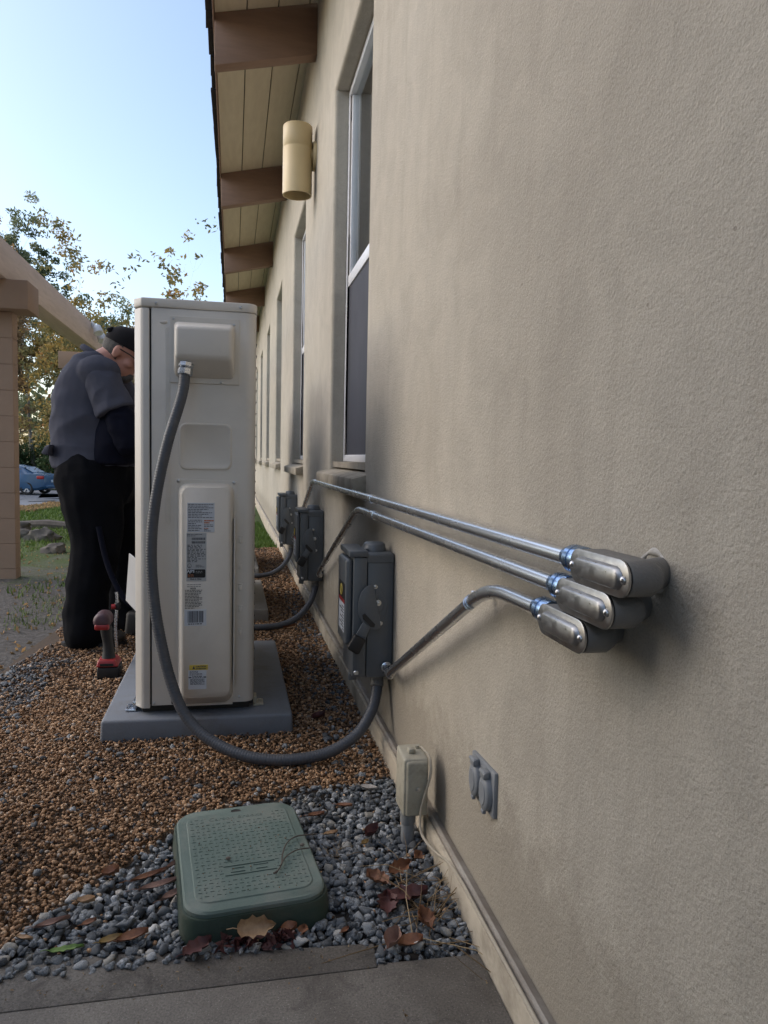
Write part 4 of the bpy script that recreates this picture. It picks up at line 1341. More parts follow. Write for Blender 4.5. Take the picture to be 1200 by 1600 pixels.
for s in (-1, 1):
    y = CYM + s * .20
    sh = (-.625, y, 1.345); elb = (-.490, y + s * .03, 1.005); wr = (-.29, y - s * .03, 1.07)
    if s > 0: elb = (-.45, y + .03, 1.04); wr = (-.26, y - .05, 1.18)
    ARM[s] = (sh, elb, wr)
    limb(b, [sh, ((sh[0] + elb[0]) / 2 - .01, y, (sh[2] + elb[2]) / 2), elb], [.052, .047, .040])
    limb(b, [elb, wr], [.040, .027])
    # hand: palm, four fingers curled, thumb from the side
    w0 = Vector(wr); d = (Vector(wr) - Vector(elb)).normalized(); sd_ = Vector((0, 1, 0)); nn = d.cross(sd_).normalized()
    pm = w0 + d * .045
    for f in range(4):
        off = sd_ * (f - 1.5) * .019
        root = w0 + d * .025 + off * .8; kn = w0 + d * .085 + off
        L = (.036, .042, .040, .031)[f]
        p1 = kn + (d * .8 + nn * .5).normalized() * L; p2 = p1 + (d * .25 + nn * .9).normalized() * L * .7
        b.tube([root, kn, p1, p2], [.011, .0095, .0085, .007], 8); b.ell(p2, .007, .007, .007, None, 8, 6); b.ell(p1, .0088, .0088, .0088, None, 8, 6); b.ell(kn, .01, .01, .01, None, 8, 6)
    t0 = w0 + d * .03 - sd_ * .025 * s; t1 = t0 + (d * .6 - sd_ * s * .7 + nn * .3).normalized() * .038; t2 = t1 + (d * .8 + nn * .5).normalized() * .03
    b.tube([w0 + d * .012, t0, t1, t2], [.014, .013, .010, .008], 8); b.ell(t2, .008, .008, .008, None, 8, 6)
    b.tube([w0, pm, w0 + d * .08], [.026, .034, .036], 10)
LEG = {-1: [(-.69, CYM - .10, .88), (-.665, CYM - .13, .50), (-.715, CYM - .16, .07)], 1: [(-.67, CYM + .10, .88), (-.56, CYM + .16, .50), (-.56, CYM + .20, .07)]}
for s in (-1, 1):
    limb(b, LEG[s], [.10, .085, .058, .055, .042])
remesh(b, 'body', SKIN, man, .007, 3)
# --- shirt with short sleeves
b = MB()
oval_loft(b, [(-.688, CYM, .885, .198, .214, -.05), (-.690, CYM, .92, .203, .217, -.03), (-.694, CYM, .99, .196, .205, -.02), (-.700, CYM, 1.08, .192, .208, .08), (-.705, CYM, 1.18, .182, .212, .2), (-.690, CYM, 1.28, .163, .212, .42),
              (-.668, CYM, 1.355, .130, .195, .55), (-.655, CYM, 1.405, .092, .125, .6), (-.640, CYM, 1.432, .068, .075, .6)], 28)
for s in (-1, 1):
    b.ell((-.640, CYM + s * .165, 1.335), .10, .085, .085)
shirt = remesh(b, 'shirt', SHIRT, man, .008, 4, .0075, (6, 8, 8), 3)
for s in (-1, 1):
    sh, elb, wr = ARM[s]
    sh_ = Vector(sh) + Vector((-.022, -s * .03, .012)); e_ = Vector(elb)
    b = MB(); P_ = [sh_.lerp(e_, k) for k in (-.02, .08, .2, .34, .46, .55, .58)]
    b.tube(P_, [.05, .078, .088, .088, .088, .093, .092], 20)
    remesh(b, 'sleeve', SHIRT, shirt, .006, 2, .0045, (11, 11, 9), 4 + s)
b = MB()
b.tube([H(-.075, 0, -.075) + Vector((-.03, .07 * math.sin(t), .0)) + Vector((.075 * math.cos(t), 0, -.045 * math.cos(t))) + Vector((.012, 0, -.01)) for t in np.linspace(0, 2 * PI, 24)], [.017] * 24, 8, False)
b.part('collar', SHIRT, shirt, 60)
# shirt tail sticking out at the back
b = MB(); b.hull8([(-.908, CYM - .17, .945), (-.87, CYM - .18, .935), (-.86, CYM - .10, .93), (-.90, CYM - .09, .94), (-.885, CYM - .18, .98), (-.855, CYM - .22, .99), (-.85, CYM - .10, .99), (-.88, CYM - .09, .99)], .008, 2)
b.part('shirt_tail', SHIRT, shirt, 60)
for s in (-1, 1):
    b = MB()
    sh, elb, wr = ARM[s]
    sh_ = Vector(sh); e_ = Vector(elb); w_ = Vector(wr)
    limb(b, [tuple(sh_.lerp(e_, .50)), tuple(sh_.lerp(e_, .78)), elb], [.058, .072, .066]); limb(b, [elb, tuple(e_.lerp(w_, .5)), tuple(e_.lerp(w_, .96))], [.066, .056, .038])
    remesh(b, 'undersleeve', NAVY, man, .009, 3, .006, (12, 12, 18), 9)
# jacket / tool pouch hanging dark in front of the belly
b = MB(); oval_loft(b, [(-.585, CYM - .05, .90, .105, .19, 0), (-.575, CYM - .05, .97, .110, .2, 0), (-.57, CYM - .05, 1.06, .105, .2, .1), (-.57, CYM - .05, 1.13, .085, .17, .1)]); remesh(b, 'tool_pouch', NAVY, man, .012, 4, .006, (9, 9, 9), 1)
# --- trousers
b = MB()
oval_loft(b, [(-.688, CYM, .945, .182, .19, 0), (-.684, CYM, .86, .182, .20, 0), (-.675, CYM, .76, .172, .20, 0), (-.665, CYM, .70, .14, .18, 0)])
limb(b, [(-.70, CYM - .095, .84), (-.675, CYM - .115, .65), (-.665, CYM - .13, .48), (-.695, CYM - .15, .28), (-.712, CYM - .16, .075)], [.158, .136, .110, .104, .108])
limb(b, [(-.665, CYM + .095, .84), (-.61, CYM + .13, .65), (-.555, CYM + .16, .48), (-.555, CYM + .19, .28), (-.56, CYM + .20, .075)], [.150, .132, .108, .104, .106])
tr = remesh(b, 'trousers', TROUS, man, .010, 3, .010, (6, 7, 5.5), 5)
b = MB(); b.tube([(-.688 + .184 * math.cos(t), CYM + .193 * math.sin(t), .915) for t in np.linspace(0, 2 * PI, 40)], .014, 8, False); b.part('belt', BLACKP, tr, 60)
def hip_pt(px, pz): return px, pz
b = MB(); b.rbox(-.812, -.778, CYM - .196, CYM - .186, .785, .824, .002, 1); pt = b.part('patch', PATCH, tr, 40)
b = MB(); b.tube([(-.795 + .009 * math.cos(t), CYM - .1968, .806 + .010 * math.sin(t)) for t in np.linspace(.5, 5.2, 14)], .0028, 6); b.tube([(-.795 + .003 * math.cos(t), CYM - .1968, .806 + .005 * math.sin(t)) for t in np.linspace(.5, 5.2, 8)], .002, 6); b.part('patch_emblem', INK, pt, 40)
# --- boots
for s in (-1, 1):
    ax, ay = LEG[s][2][0], LEG[s][2][1]
    b = MB(); b.ell((ax - .02, ay, .06), .075, .05, .06); b.ell((ax + .06, ay, .045), .10, .052, .045); b.ell((ax + .135, ay, .038), .062, .050, .036); b.ell((ax + .0, ay, .12), .06, .05, .06)
    o = remesh(b, 'boot', BOOT, man, .008, 2)
    b = MB(); b.loft([[(ax + .045 + .155 * math.cos(q), ay + .054 * math.sin(q), z) for q in np.linspace(0, 2 * PI, 25)[:-1]] for z in (-.004, .020)], True, True); b.part('sole', BLACKP, o, 40)
# --- hair, cap, glasses, goatee
b = MB(); b.ell(H(-.017, 0, .014), .101, .0795, .097, HR, 20, 14)
hair = remesh(b, 'hair', HAIR, man, .006, 1)
hm = hair.data
inv = HR.inverted()
bm = bmesh.new(); bm.from_mesh(hm)
kill = [v for v in bm.verts if (lambda p: p.x > .005 + max(0, (p.z + .0)) * .2 or p.z < -.065)(inv @ (v.co + Vector(ROOT[man.name]) - HC))]
bmesh.ops.delete(bm, geom=kill, context='VERTS'); bm.to_mesh(hm); bm.free()
b = MB()
L = []
for z, sx_, sy_ in ((.022, .108, .085), (.05, .108, .086), (.085, .098, .079), (.112, .072, .058), (.128, .035, .028), (.131, .004, .004)):
    L.append([tuple(H(-.010 + sx_ * math.cos(q), sy_ * math.sin(q), z + .012 * math.cos(q))) for q in np.linspace(0, 2 * PI, 33)[:-1]])
b.loft(L, False, True); cap_o = b.part('cap', CAPM, man, 60)
b = MB()
brim = []
for k, r_ in enumerate((.0, .5, 1)):
    brim.append([tuple(H(.080 + r_ * .085 * math.cos(q) + .0, (.080 + .002 * r_) * math.sin(q), .036 - .020 * r_ + .006 * math.cos(q) - .018 * math.sin(q) ** 2)) for q in np.linspace(-1.45, 1.45, 15)])
n = 15
b.add([p for L in brim for p in L], [(i * n + k, i * n + k + 1, (i + 1) * n + k + 1, (i + 1) * n + k) for i in range(2) for k in range(n - 1)])
b.add([tuple(Vector(p) - HR @ Vector((0, 0, .004))) for L in brim for p in L], [(i * n + k, (i + 1) * n + k, (i + 1) * n + k + 1, i * n + k + 1) for i in range(2) for k in range(n - 1)])
b.part('cap_brim', CAPM, cap_o, 60)
b = MB()
for i in range(9): b.ell(H(-.105 + .004 * (i % 3), (i - 4) * .012, .05 + .01 * (i % 2)), .014, .01, .012, HR, 8, 6)
b.part('cap_gather', CAPM, cap_o, 60)
b = MB()
for s in (-1, 1):
    b.tube([H(-.005, s * .082, .002), H(.05, s * .076, .006), H(.095, s * .062, .004)], .0028, 6)
    b.tube([H(.100, s * .032 + .024 * math.cos(t), -.004 + .017 * math.sin(t)) for t in np.linspace(0, 2 * PI, 18)], .0018, 6, False)
b.part('glasses', BLACKP, man, 50)
b = MB(); b.ell(H(.074, 0, -.108), .032, .034, .026, HR, 12, 8); b.ell(H(.094, 0, -.090), .018, .03, .02, HR, 12, 8); remesh(b, 'goatee', HAIR, man, .006, 1, .002, (60, 60, 60))

# drill standing on its battery
dr = empty('impact_driver', (-.514, 3.28, 0), 'red and black cordless impact driver standing on its battery in the gravel', 'power drill')
DX, DYY = -.514, 3.28
m = MB(); m.hull8([(DX - .045, DYY - .055, -.002), (DX + .045, DYY - .055, -.002), (DX + .045, DYY + .06, -.002), (DX - .045, DYY + .06, -.002), (DX - .045, DYY - .055, .048), (DX + .045, DYY - .055, .048), (DX + .045, DYY + .06, .048), (DX - .045, DYY + .06, .048)], .008, 3)
m.part('battery', BLACKP, dr, 50)
m = MB(); m.hull8([(DX - .048, DYY - .057, .049), (DX + .044, DYY - .057, .049), (DX + .044, DYY + .06, .049), (DX - .048, DYY + .06, .049), (DX - .040, DYY - .046, .078), (DX + .030, DYY - .046, .078), (DX + .030, DYY + .045, .078), (DX - .040, DYY + .045, .078)], .007, 3)
m.part('battery_collar', DRED, dr, 50)
m = MB(); m.rbox(DX - .030, DX + .024, DYY - .058, DYY - .0575, .054, .066, .0002, 1); m.part('battery_badge', BLACKP, dr, None)
m = MB(); m.tube(smooth_path([(DX - .004, DYY, .075), (DX - .006, DYY + .004, .13), (DX - .014, DYY + .002, .19), (DX - .018, DYY + .008, .235)], .02), [.030, .024, .022, .021, .022, .023, .024, .026, .027, .027, .027, .027][:len(smooth_path([(DX - .004, DYY, .075), (DX - .006, DYY + .004, .13), (DX - .014, DYY + .002, .19), (DX - .018, DYY + .008, .235)], .02))], 16)
m.part('handle', BLACKP, dr, 60)
m = MB(); m.lathe((DX - .024, DYY - .055, .243), (0, 1, 0), [(0, 0), (.001, .022), (.008, .032), (.02, .036), (.09, .036), (.10, .033), (.105, .030), (.14, .024), (.15, .016), (.15, .0)], 24); m.part('motor_housing', pmat('drill_housing', (.075, .035, .045), (.055, .025, .033), 12, .5), dr, 60)
m = MB(); m.rbox(DX - .052, DX + .006, DYY - .0565, DYY - .03, .208, .232, .006, 2); m.part('rear_bumper', DRED, dr, 50)
m = MB(); m.rbox(DX - .026, DX - .006, DYY + .022, DYY + .038, .172, .205, .004, 2); m.part('trigger', DRED, dr, 50)
m = MB(); m.lathe((DX - .024, DYY + .096, .243), (0, 1, 0), [(0, .014), (.03, .013), (.032, .006), (.06, .006), (.06, 0)], 14); m.part('chuck', SCREWM, dr, 50)

# refrigerant hose with its fitting
ho = empty('refrigerant_hose', (-.50, 3.62, 0), 'black hose with a silver valve hanging from the worker towards the ground', 'hose')
m = MB(); m.tube(smooth_path([(-.63, 3.72, .60), (-.60, 3.70, .47), (-.56, 3.67, .36), (-.50, 3.64, .26), (-.44, 3.63, .21), (-.40, 3.66, .15), (-.385, 3.72, .05), (-.40, 3.80, .0)], .015), .013, 10)
m.part('hose', NAVY, ho, 60)
m = MB(); m.tube(smooth_path([(-.535, 3.62, .30), (-.531, 3.62, .25), (-.535, 3.62, .20), (-.540, 3.625, .12), (-.535, 3.63, .01)], .015), .0075, 10); m.part('brass_stem', ZINC, ho, 60)
m = MB(); m.cyl((-.556, 3.61, .232), (-.538, 3.61, .232), .012, 12); m.part('valve_knob', DRED, ho, 50)
m = MB(); m.lathe((-.53, 3.62, .215), (0, 0, 1), [(0, .009), (.005, .015), (.03, .015), (.035, .009)], 12); m.part('valve_body', BLACKP, ho, 50)
tb = MB()
tb.hull8([(-.56, 4.02, -.01), (-.36, 3.98, -.01), (-.34, 4.16, -.01), (-.54, 4.20, -.01), (-.55, 4.03, .12), (-.37, 3.99, .12), (-.35, 4.15, .12), (-.53, 4.19, .12)], .02, 3)
tb.tube(smooth_path([(-.52, 4.09, .12), (-.50, 4.09, .16), (-.42, 4.08, .16), (-.40, 4.08, .12)], .02), .01, 8)
tb.thing('tool_bag', BLACKP, 'black tool bag on the gravel behind the impact driver', 'tool bag')

# ================================================================== PARKED CAR
CARP = pmat('car_blue_paint', (.035, .10, .20), (.03, .09, .18), 1, .25, spec=.6, rvar=.03)
CGLASS = glass('car_glass', (.015, .02, .025), .05)
TYRE = pmat('tyre_rubber', (.02, .02, .02), None, 9, .8)
RIM = metal_mat('wheel_alloy', (.75, .75, .77), .35)
TAIL = pmat('tail_lamp_red', (.45, .02, .02), None, 5, .25)
car_loc = (-11.05, 40.3, float(gz(0, 40)) + .02)
car = empty('parked_car', car_loc, 'blue sedan parked on the road beyond the tan pillar', 'car')
ROOT[car.name] = (0, 0, 0)
car.rotation_euler = (0, 0, math.radians(180 - 16))
# local: +x forward, length 4.6, ground z = 0
st = [(-2.30, .45, .80, .80, .70, .60), (-2.25, .32, .98, .98, .80, .62), (-1.95, .24, 1.04, 1.05, .87, .62), (-1.55, .20, 1.02, 1.10, .89, .60), (-1.0, .18, 1.00, 1.36, .90, .58), (-.5, .18, .99, 1.46, .90, .60), (.1, .18, .98, 1.48, .90, .60),
      (.6, .18, .97, 1.40, .90, .58), (1.05, .18, .96, 1.16, .90, .60), (1.3, .2, .95, .98, .89, .70), (1.8, .22, .88, .89, .86, .68), (2.15, .28, .76, .77, .78, .6), (2.30, .36, .60, .62, .62, .5)]
L = []
for x, z0, zb_, zr_, wb, wr_ in st:
    h = [(wb * .86, z0), (wb, z0 + .12), (wb * 1.01, (z0 + zb_) / 2), (wb * .97, zb_), (wr_ * 1.02, max(zb_ + .004, zr_ - .05)), (wr_ * .8, zr_)]
    L.append([(x, a, z) for a, z in h] + [(x, -a, z) for a, z in h[::-1]])
m = MB(); m.loft(L, True, True); m.part('car_body', CARP, car, 40)
for s in (-1, 1):
    gz_ = []
    for x0, x1 in ((-1.32, -.62), (-.56, .12), (.18, .92)):
        def side(x, f):
            xs_ = [q[0] for q in st]
            zb_ = np.interp(x, xs_, [q[2] for q in st]); zr_ = np.interp(x, xs_, [q[3] for q in st]); wb = np.interp(x, xs_, [q[4] for q in st]) * .97; wr_ = np.interp(x, xs_, [q[5] for q in st]) * 1.02
            return (x, s * (wb + (wr_ - wb) * f + .008), zb_ + (max(zb_ + .004, zr_ - .05) - zb_) * f)
        m = MB(); pts = [side(x, .08) for x in np.linspace(x0, x1, 5)] + [side(x, .92) for x in np.linspace(x1, x0, 5)]
        m.add(pts, [tuple(range(10))]); m.part('side_window', CGLASS, car, None)
    m = MB(); m.rbox(-2.24, -1.90, min(s * .72, s * .875), max(s * .72, s * .875), .80, .95, .02, 2); m.part('tail_light', TAIL, car, 50)
    m = MB(); m.rbox(.82, 1.0, min(s * .9, s * 1.05), max(s * .9, s * 1.05), .98, 1.10, .03, 2); m.part('door_mirror', CARP, car, 50)
    for x in (-1.38, 1.42):
        m = MB(); m.lathe((x, s * .70, .33), (0, s, 0), [(0, .22), (0, .31), (.03, .335), (.17, .335), (.20, .31), (.20, .235), (.17, .22)], 28); wh = m.part('wheel', TYRE, car, 50)
        m = MB(); m.lathe((x, s * .70, .33), (0, s, 0), [(.15, .0), (.15, .05), (.19, .055), (.19, 0)], 16)
        m.lathe((x, s * .70, .33), (0, s, 0), [(.10, .225), (.185, .238), (.19, .225), (.12, .21)], 28)
        for k in range(5):
            a = 2 * PI * k / 5 + .3; dx, dz = math.cos(a), math.sin(a)
            m.hull8([(x + dx * .04 - dz * .035, s * .855, .33 + dz * .04 + dx * .035), (x + dx * .04 + dz * .035, s * .855, .33 + dz * .04 - dx * .035), (x + dx * .04 + dz * .035, s * .885, .33 + dz * .04 - dx * .035), (x + dx * .04 - dz * .035, s * .885, .33 + dz * .04 + dx * .035),
                     (x + dx * .22 - dz * .045, s * .845, .33 + dz * .22 + dx * .045), (x + dx * .22 + dz * .045, s * .845, .33 + dz * .22 - dx * .045), (x + dx * .22 + dz * .045, s * .88, .33 + dz * .22 - dx * .045), (x + dx * .22 - dz * .045, s * .88, .33 + dz * .22 + dx * .045)], .008, 1)
        m.part('rim', RIM, wh, 40)
m = MB(); m.add([(-1.52, -.55, 1.10), (-1.52, .55, 1.10), (-1.03, .52, 1.355), (-1.03, -.52, 1.355)], [(0, 1, 2, 3)])
for i in range(len(m.v)): m.v[i] = (m.v[i][0] - .012, m.v[i][1], m.v[i][2] + .016)
m.part('rear_window', CGLASS, car, None)
m = MB(); m.rbox(-2.33, -2.27, -.26, .26, .62, .74, .01, 1); m.part('licence_plate', WHITEL, car, 40)
m = MB(); m.rbox(-2.34, -2.1, -.72, .72, .34, .50, .05, 3); m.part('rear_bumper', CARP, car, 50)

# ================================================================== TREES AND SHRUBS
def leaf_cloud(centres, radii, n, size, seed, gap=.0):
    """leaf-sized two-triangle faces scattered in clumps"""
    r = np.random.default_rng(seed)
    k = r.integers(0, len(centres), n)
    d = r.normal(size=(n, 3)); d /= np.linalg.norm(d, axis=1)[:, None]
    rad = radii[k] * r.uniform(.1, 1, n) ** .55
    P = centres[k] + d * rad[:, None] * np.array([1, 1, .8])
    u = r.normal(size=(n, 3)); u /= np.linalg.norm(u, axis=1)[:, None]
    v = r.normal(size=(n, 3)); v -= u * (u * v).sum(1)[:, None]; v /= np.linalg.norm(v, axis=1)[:, None]
    s = size * r.uniform(.6, 1.35, n)[:, None]
    V = np.stack([P - u * s, P + v * s * .45, P + u * s, P - v * s * .45], 1).reshape(-1, 3)
    Fc = np.arange(n * 4).reshape(-1, 4)
    base = r.uniform(0, 1, len(centres))
    tone = np.clip(base[k] * .6 + r.uniform(0, .4, n) + r.normal(0, .05, n), 0, 1)
    return V, Fc, np.repeat(tone, 4)


def tree(name, label, pos, h, spread, leafm, bark, nleaf, leaf, seed, trunk_r=.16, bare=0., group='trees beyond the road', lean=0, nclump=40, low=.3, trunk_h=.35, cat='tree'):
    r = random.Random(seed)
    x, y = pos; z = float(gz(x, y))
    t = empty(name, (x, y, z), label, cat, group)
    ROOT[t.name] = (0, 0, 0)
    m = MB(); tips = []
    top = Vector((lean, 0, h))
    def branch(p, d, L, rad, depth):
        pts = [p]; q = p
        for i in range(4):
            d = (d + Vector((r.uniform(-.28, .28), r.uniform(-.28, .28), r.uniform(-.05, .22)))).normalized()
            q = q + d * L / 4; pts.append(q)
        m.tube(pts, [rad * (1 - .17 * i) for i in range(5)], 6 if depth < 2 else 4, False)
        tips.append((pts[-1], L * .35, depth))
        if depth < 4:
            for _ in range(r.choice((2, 3, 3)) if depth else 5):
                k = r.randint(1, 4)
                nd = (d * .55 + Vector((r.uniform(-1, 1), r.uniform(-1, 1), r.uniform(-.25, .8)))).normalized()
                branch(pts[k], nd, L * r.uniform(.5, .72), rad * (1 - .17 * k) * .55, depth + 1)
    branch(Vector((0, 0, -.1)), Vector((lean * .1, 0, 1)), h * .48, trunk_r, 0)
    # squeeze the skeleton into the wanted envelope
    mv = np.array(m.v); ext = np.percentile(np.hypot(mv[:, 0], mv[:, 1]), 95) + 1e-6; zt = np.percentile(mv[:, 2], 96)
    sxy, sz = spread / ext, h / zt
    m.v = [(a * sxy if c > .6 else a, b * sxy if c > .6 else b, c * sz) for a, b, c in m.v]
    m.part('trunk', bark, t, 60)
    c = np.array([(p.x * sxy, p.y * sxy, p.z * sz) for p, L, dp in tips if dp >= 2 and p.z * sz > h * low])
    fz = r.random
    fill = np.array([(math.cos(q) * rr_ * spread * .85, math.sin(q) * rr_ * spread * .85, h * (low + (1 - low) * zf)) for q, rr_, zf in [(r.uniform(0, 6.28), r.uniform(0, 1) ** .5 * (1 - .75 * abs(u - .4) ** 1.3), u) for u in [r.uniform(0, .97) for _ in range(46)]]])
    c = np.vstack([c, fill])
    if bare:
        c = c[np.random.default_rng(seed).uniform(0, 1, len(c)) > bare]
    rad = np.random.default_rng(seed + 1).uniform(.35, .9, len(c)) * spread * .24
    V, Fc, tone = leaf_cloud(c, rad, nleaf, leaf, seed)
    me = np_mesh('crown', V, Fc, tone, leafm, False)
    o = bpy.data.objects.new('crown', me); COL.objects.link(o); o.parent = t
    return t
tree('gum_tree', 'tall olive green gum tree rising highest behind the pergola beam', (-11.5, 47), 14.6, 2.6, LF_OLIVE, BARKPALE, 17000, .10, 21, .25, low=.3)
tree('rusty_tree', 'rust coloured tree at the left edge above the pergola beam', (-11.4, 38), 12.2, 2.3, LF_RUST, BARK, 15000, .085, 22, .22, low=.25)
tree('autumn_tree', 'yellow leaved thin tree with bare top twigs above the worker', (-5.2, 29), 9.6, 2.5, LF_AUT, BARK, 6000, .075, 23, .13, bare=.35, low=.3)
tree('autumn_tree', 'wispy half bare tree with few yellow leaves at the condenser top', (-3.1, 30), 9.3, 2.3, LF_AUT, BARK, 1500, .10, 24, .11, bare=.5, low=.3)
tree('autumn_tree', 'golden leaved tree between the pillar and the back of the worker', (-6.5, 33), 7.2, 2.9, LF_AUT, BARKPALE, 12000, .085, 25, .15, low=.36)
tree('mixed_tree', 'brownish twiggy tree close behind the near pillar', (-10.3, 36), 9.6, 2.4, LF_RUST, BARKPALE, 10000, .085, 26, .15, low=.34, bare=.2)
tree('mixed_tree', 'olive tree with a pale trunk below the end of the beam', (-7.4, 43), 9.6, 2.9, LF_OLIVE, BARKPALE, 11000, .10, 27, .17, low=.3)
tree('mixed_tree', 'grey green tree hidden mostly by the condenser', (-1.5, 42), 8.0, 3.4, LF_OLIVE, BARK, 4000, .14, 28, .17)
tree('mixed_tree', 'yellowing tree far left behind the pillar', (-16.5, 42), 10.5, 3.6, LF_AUT, BARK, 5000, .14, 29, .18)
def shrub(label, x, y, w, h, seed, m=LF_DARK, n=3200, leaf=.10, name='dark_shrub'):
    r = np.random.default_rng(seed); z = float(gz(x, y))
    t = empty(name, (x, y, z), label, 'shrub', 'shrubs beyond the road'); ROOT[t.name] = (0, 0, 0)
    k = 16
    c = np.stack([r.uniform(-w, w, k) * .7, r.uniform(-w, w, k) * .5, r.uniform(.2, .85, k) * h], 1)
    V, Fc, tone = leaf_cloud(c, r.uniform(.3, .55, k) * h * .6, n, leaf, seed)
    V[:, 2] = np.maximum(V[:, 2], .02)
    o = bpy.data.objects.new('foliage', np_mesh('foliage', V, Fc, tone, m, False)); COL.objects.link(o); o.parent = t
    q = MB()
    for i in range(7):
        e = c[i]; q.tube([(e[0] * .25, e[1] * .25, -.05), (e[0] * .6, e[1] * .6, e[2] * .5), tuple(e)], [.05, .035, .015], 5)
    q.part('stem', BARK, t, 60)
shrub('broad dark green shrub right above the blue car', -11.0, 46.5, 2.2, 3.0, 31)
shrub('dark green shrub just left of the blue car roof', -13.6, 47, 2.2, 2.8, 32)
shrub('dark shrub behind the waist of the worker', -8.9, 46.5, 2.2, 2.9, 33)
shrub('yellow green shrub over the dark shrubs', -11.9, 49.5, 2.4, 5.4, 34, LF_AUT, 3000, .13, 'yellow_shrub')
shrub('olive shrub between the trees and the worker', -9.9, 51, 2.8, 5.2, 35, LF_OLIVE, 3000, .13, 'olive_shrub')
r = np.random.default_rng(77); k = 420
cx_ = r.uniform(-85, 45, k); cy_ = r.uniform(62, 80, k); c = np.stack([cx_, cy_, r.uniform(-1, 9.5, k) + 1.5 * np.sin(cx_ * .23)], 1)
V, Fc, tone = leaf_cloud(c, r.uniform(1.6, 3.2, k), 30000, .40, 78)
wd = bpy.data.objects.new('far_wood', np_mesh('far_wood', V, Fc, tone, LF_OLIVE, False)); COL.objects.link(wd); wd['kind'] = 'stuff'; wd['label'] = 'far wood beyond the road that reads as one mass'

# rocks and log on the turf
for i, (x, y, s, lab) in enumerate([(-2.72, 10.3, .15, 'largest grey brown rock on the turf beside the pillar'), (-2.16, 9.1, .13, 'dark hollow looking rock in the middle of the turf'), (-1.70, 7.65, .085, 'small rounded rock on the turf nearest the worker'), (-2.5, 9.6, .10, 'low brown rock between the two bigger ones')]):
    V, Fc = ico(3)
    P = np.array([v * (1 + .5 * noise.noise(Vector(v) * 1.5 + Vector((i * 5.3, 0, 0))) + .3 * noise.noise(Vector(v) * 3.7 + Vector((i, 2, 0)))) for v in V]) * np.array([1.25, 1, .8]) * s
    q = MB(); q.add(P + np.array([x, y, float(gz(x, y)) + s * .35]), [tuple(f) for f in Fc]); q.thing('rock', ROCKM, lab, 'rock', smooth=50, group='rocks on the turf')
q = MB(); q.tube([(-3.1, 11.9, float(gz(0, 12)) + .06), (-2.7, 11.7, float(gz(0, 12)) + .08), (-2.1, 11.5, float(gz(0, 12)) + .05)], [.05, .07, .05], 8)
q.thing('log', BARK, 'short pale log lying on the turf behind the rocks', 'log')

# ================================================================== GRAVEL
def scatter(n, poly):
    p = np.array(poly); out = np.zeros((0, 2))
    while len(out) < n:
        q = RNG.uniform(p.min(0), p.max(0), (n * 2, 2)); q = q[in_poly(q[:, 0], q[:, 1], poly)]; out = np.vstack([out, q])
    return out[:n]
def keep(p):
    x, y = p[:, 0], p[:, 1]
    c, s = math.cos(math.radians(-6.5)), math.sin(math.radians(-6.5))
    lx, ly = (x - .033) * c - (y - 1.632) * s, (x - .033) * s + (y - 1.632) * c
    ok = ~((abs(lx) < .150) & (abs(ly) < .216))
    for yf in (2.507, 4.29, 5.90):
        ok &= ~((x > -.425) & (x < .208) & (y > yf + .005) & (y < yf + 1.06))
    ok &= ~(np.hypot(x - .434, y - 1.73) < .02)
    return ok
wob = lambda x, y: np.array([noise.noise(Vector((a * 5, b * 5, 2))) for a, b in zip(x, y)])
def tan_part(n, poly, s0, s1, level, zr_):
    p = scatter(n, poly); p = p[keep(p)]
    # fade into the grey stones with a ragged edge
    g = in_poly(p[:, 0], p[:, 1], greyp)
    wv = wob(p[:, 0], p[:, 1])
    p = p[~g | (RNG.uniform(0, 1, len(p)) < .05)]
    wv = wob(p[:, 0], p[:, 1])
    # thin out towards the mud at the left
    edge_x = np.interp(p[:, 1], [1.4, 2.4, 3.1, 3.8, 4.6, 7.7], [-1.6, -1.5, -.93, -.9, -.84, -.66]) + wv * .10
    p = p[p[:, 0] > edge_x]
    wv = wob(p[:, 0], p[:, 1])
    sz = RNG.uniform(s0, s1, len(p))
    pos = np.column_stack([p, RNG.uniform(-.010, zr_, len(p)) + wv * .004])
    w2 = np.array([noise.noise(Vector((a * 1.9, b * 1.9, 7))) for a, b in p])
    tone = np.clip(RNG.beta(1.7, 2.0, len(p)) * .92 + wv * .16 + w2 * .22 + RNG.normal(0, .05, len(p)), 0, .93)
    tone = np.where(RNG.uniform(0, 1, len(p)) < .06, RNG.uniform(.93, 1, len(p)), tone)
    # dark damp stones towards the left edge of the bed
    dk = (p[:, 0] < np.interp(p[:, 1], [2.4, 3.0, 3.6], [-.98, -.74, -.80]) + wv * .2) & (p[:, 1] < 3.7)
    tone = np.where(dk & (RNG.uniform(0, 1, len(p)) < .6), RNG.uniform(.95, 1, len(p)), tone)
    sh, Fc = TS
    return stones(pos, sz, 1, sh, Fc, tone)
TS = stone_shapes(1, 14, .45)
chunks = [tan_part(50000, [(-1.15, 1.40), (.475, 1.40), (.475, 3.0), (-1.15, 3.0)], .0036, .0072, 1, .005),
          tan_part(26000, [(-1.05, 3.0), (.475, 3.0), (.475, 5.0), (-1.05, 5.0)], .0048, .0085, 1, .005),
          tan_part(14000, [(-.95, 5.0), (.475, 5.0), (.475, 7.75), (-.95, 7.75)], .007, .0115, 1, .005)]
off = 0; Vs, Fs, Ts = [], [], []
for V, Fc, T_ in chunks:
    Vs.append(V); Fs.append(Fc + off); Ts.append(T_); off += len(V)
gvl = bpy.data.objects.new('gravel', np_mesh('gravel', np.vstack(Vs), np.vstack(Fs), np.concatenate(Ts), TAN, True)); COL.objects.link(gvl)
gvl['kind'] = 'stuff'; gvl['label'] = 'loose tan and brown pea gravel round the equipment pads'

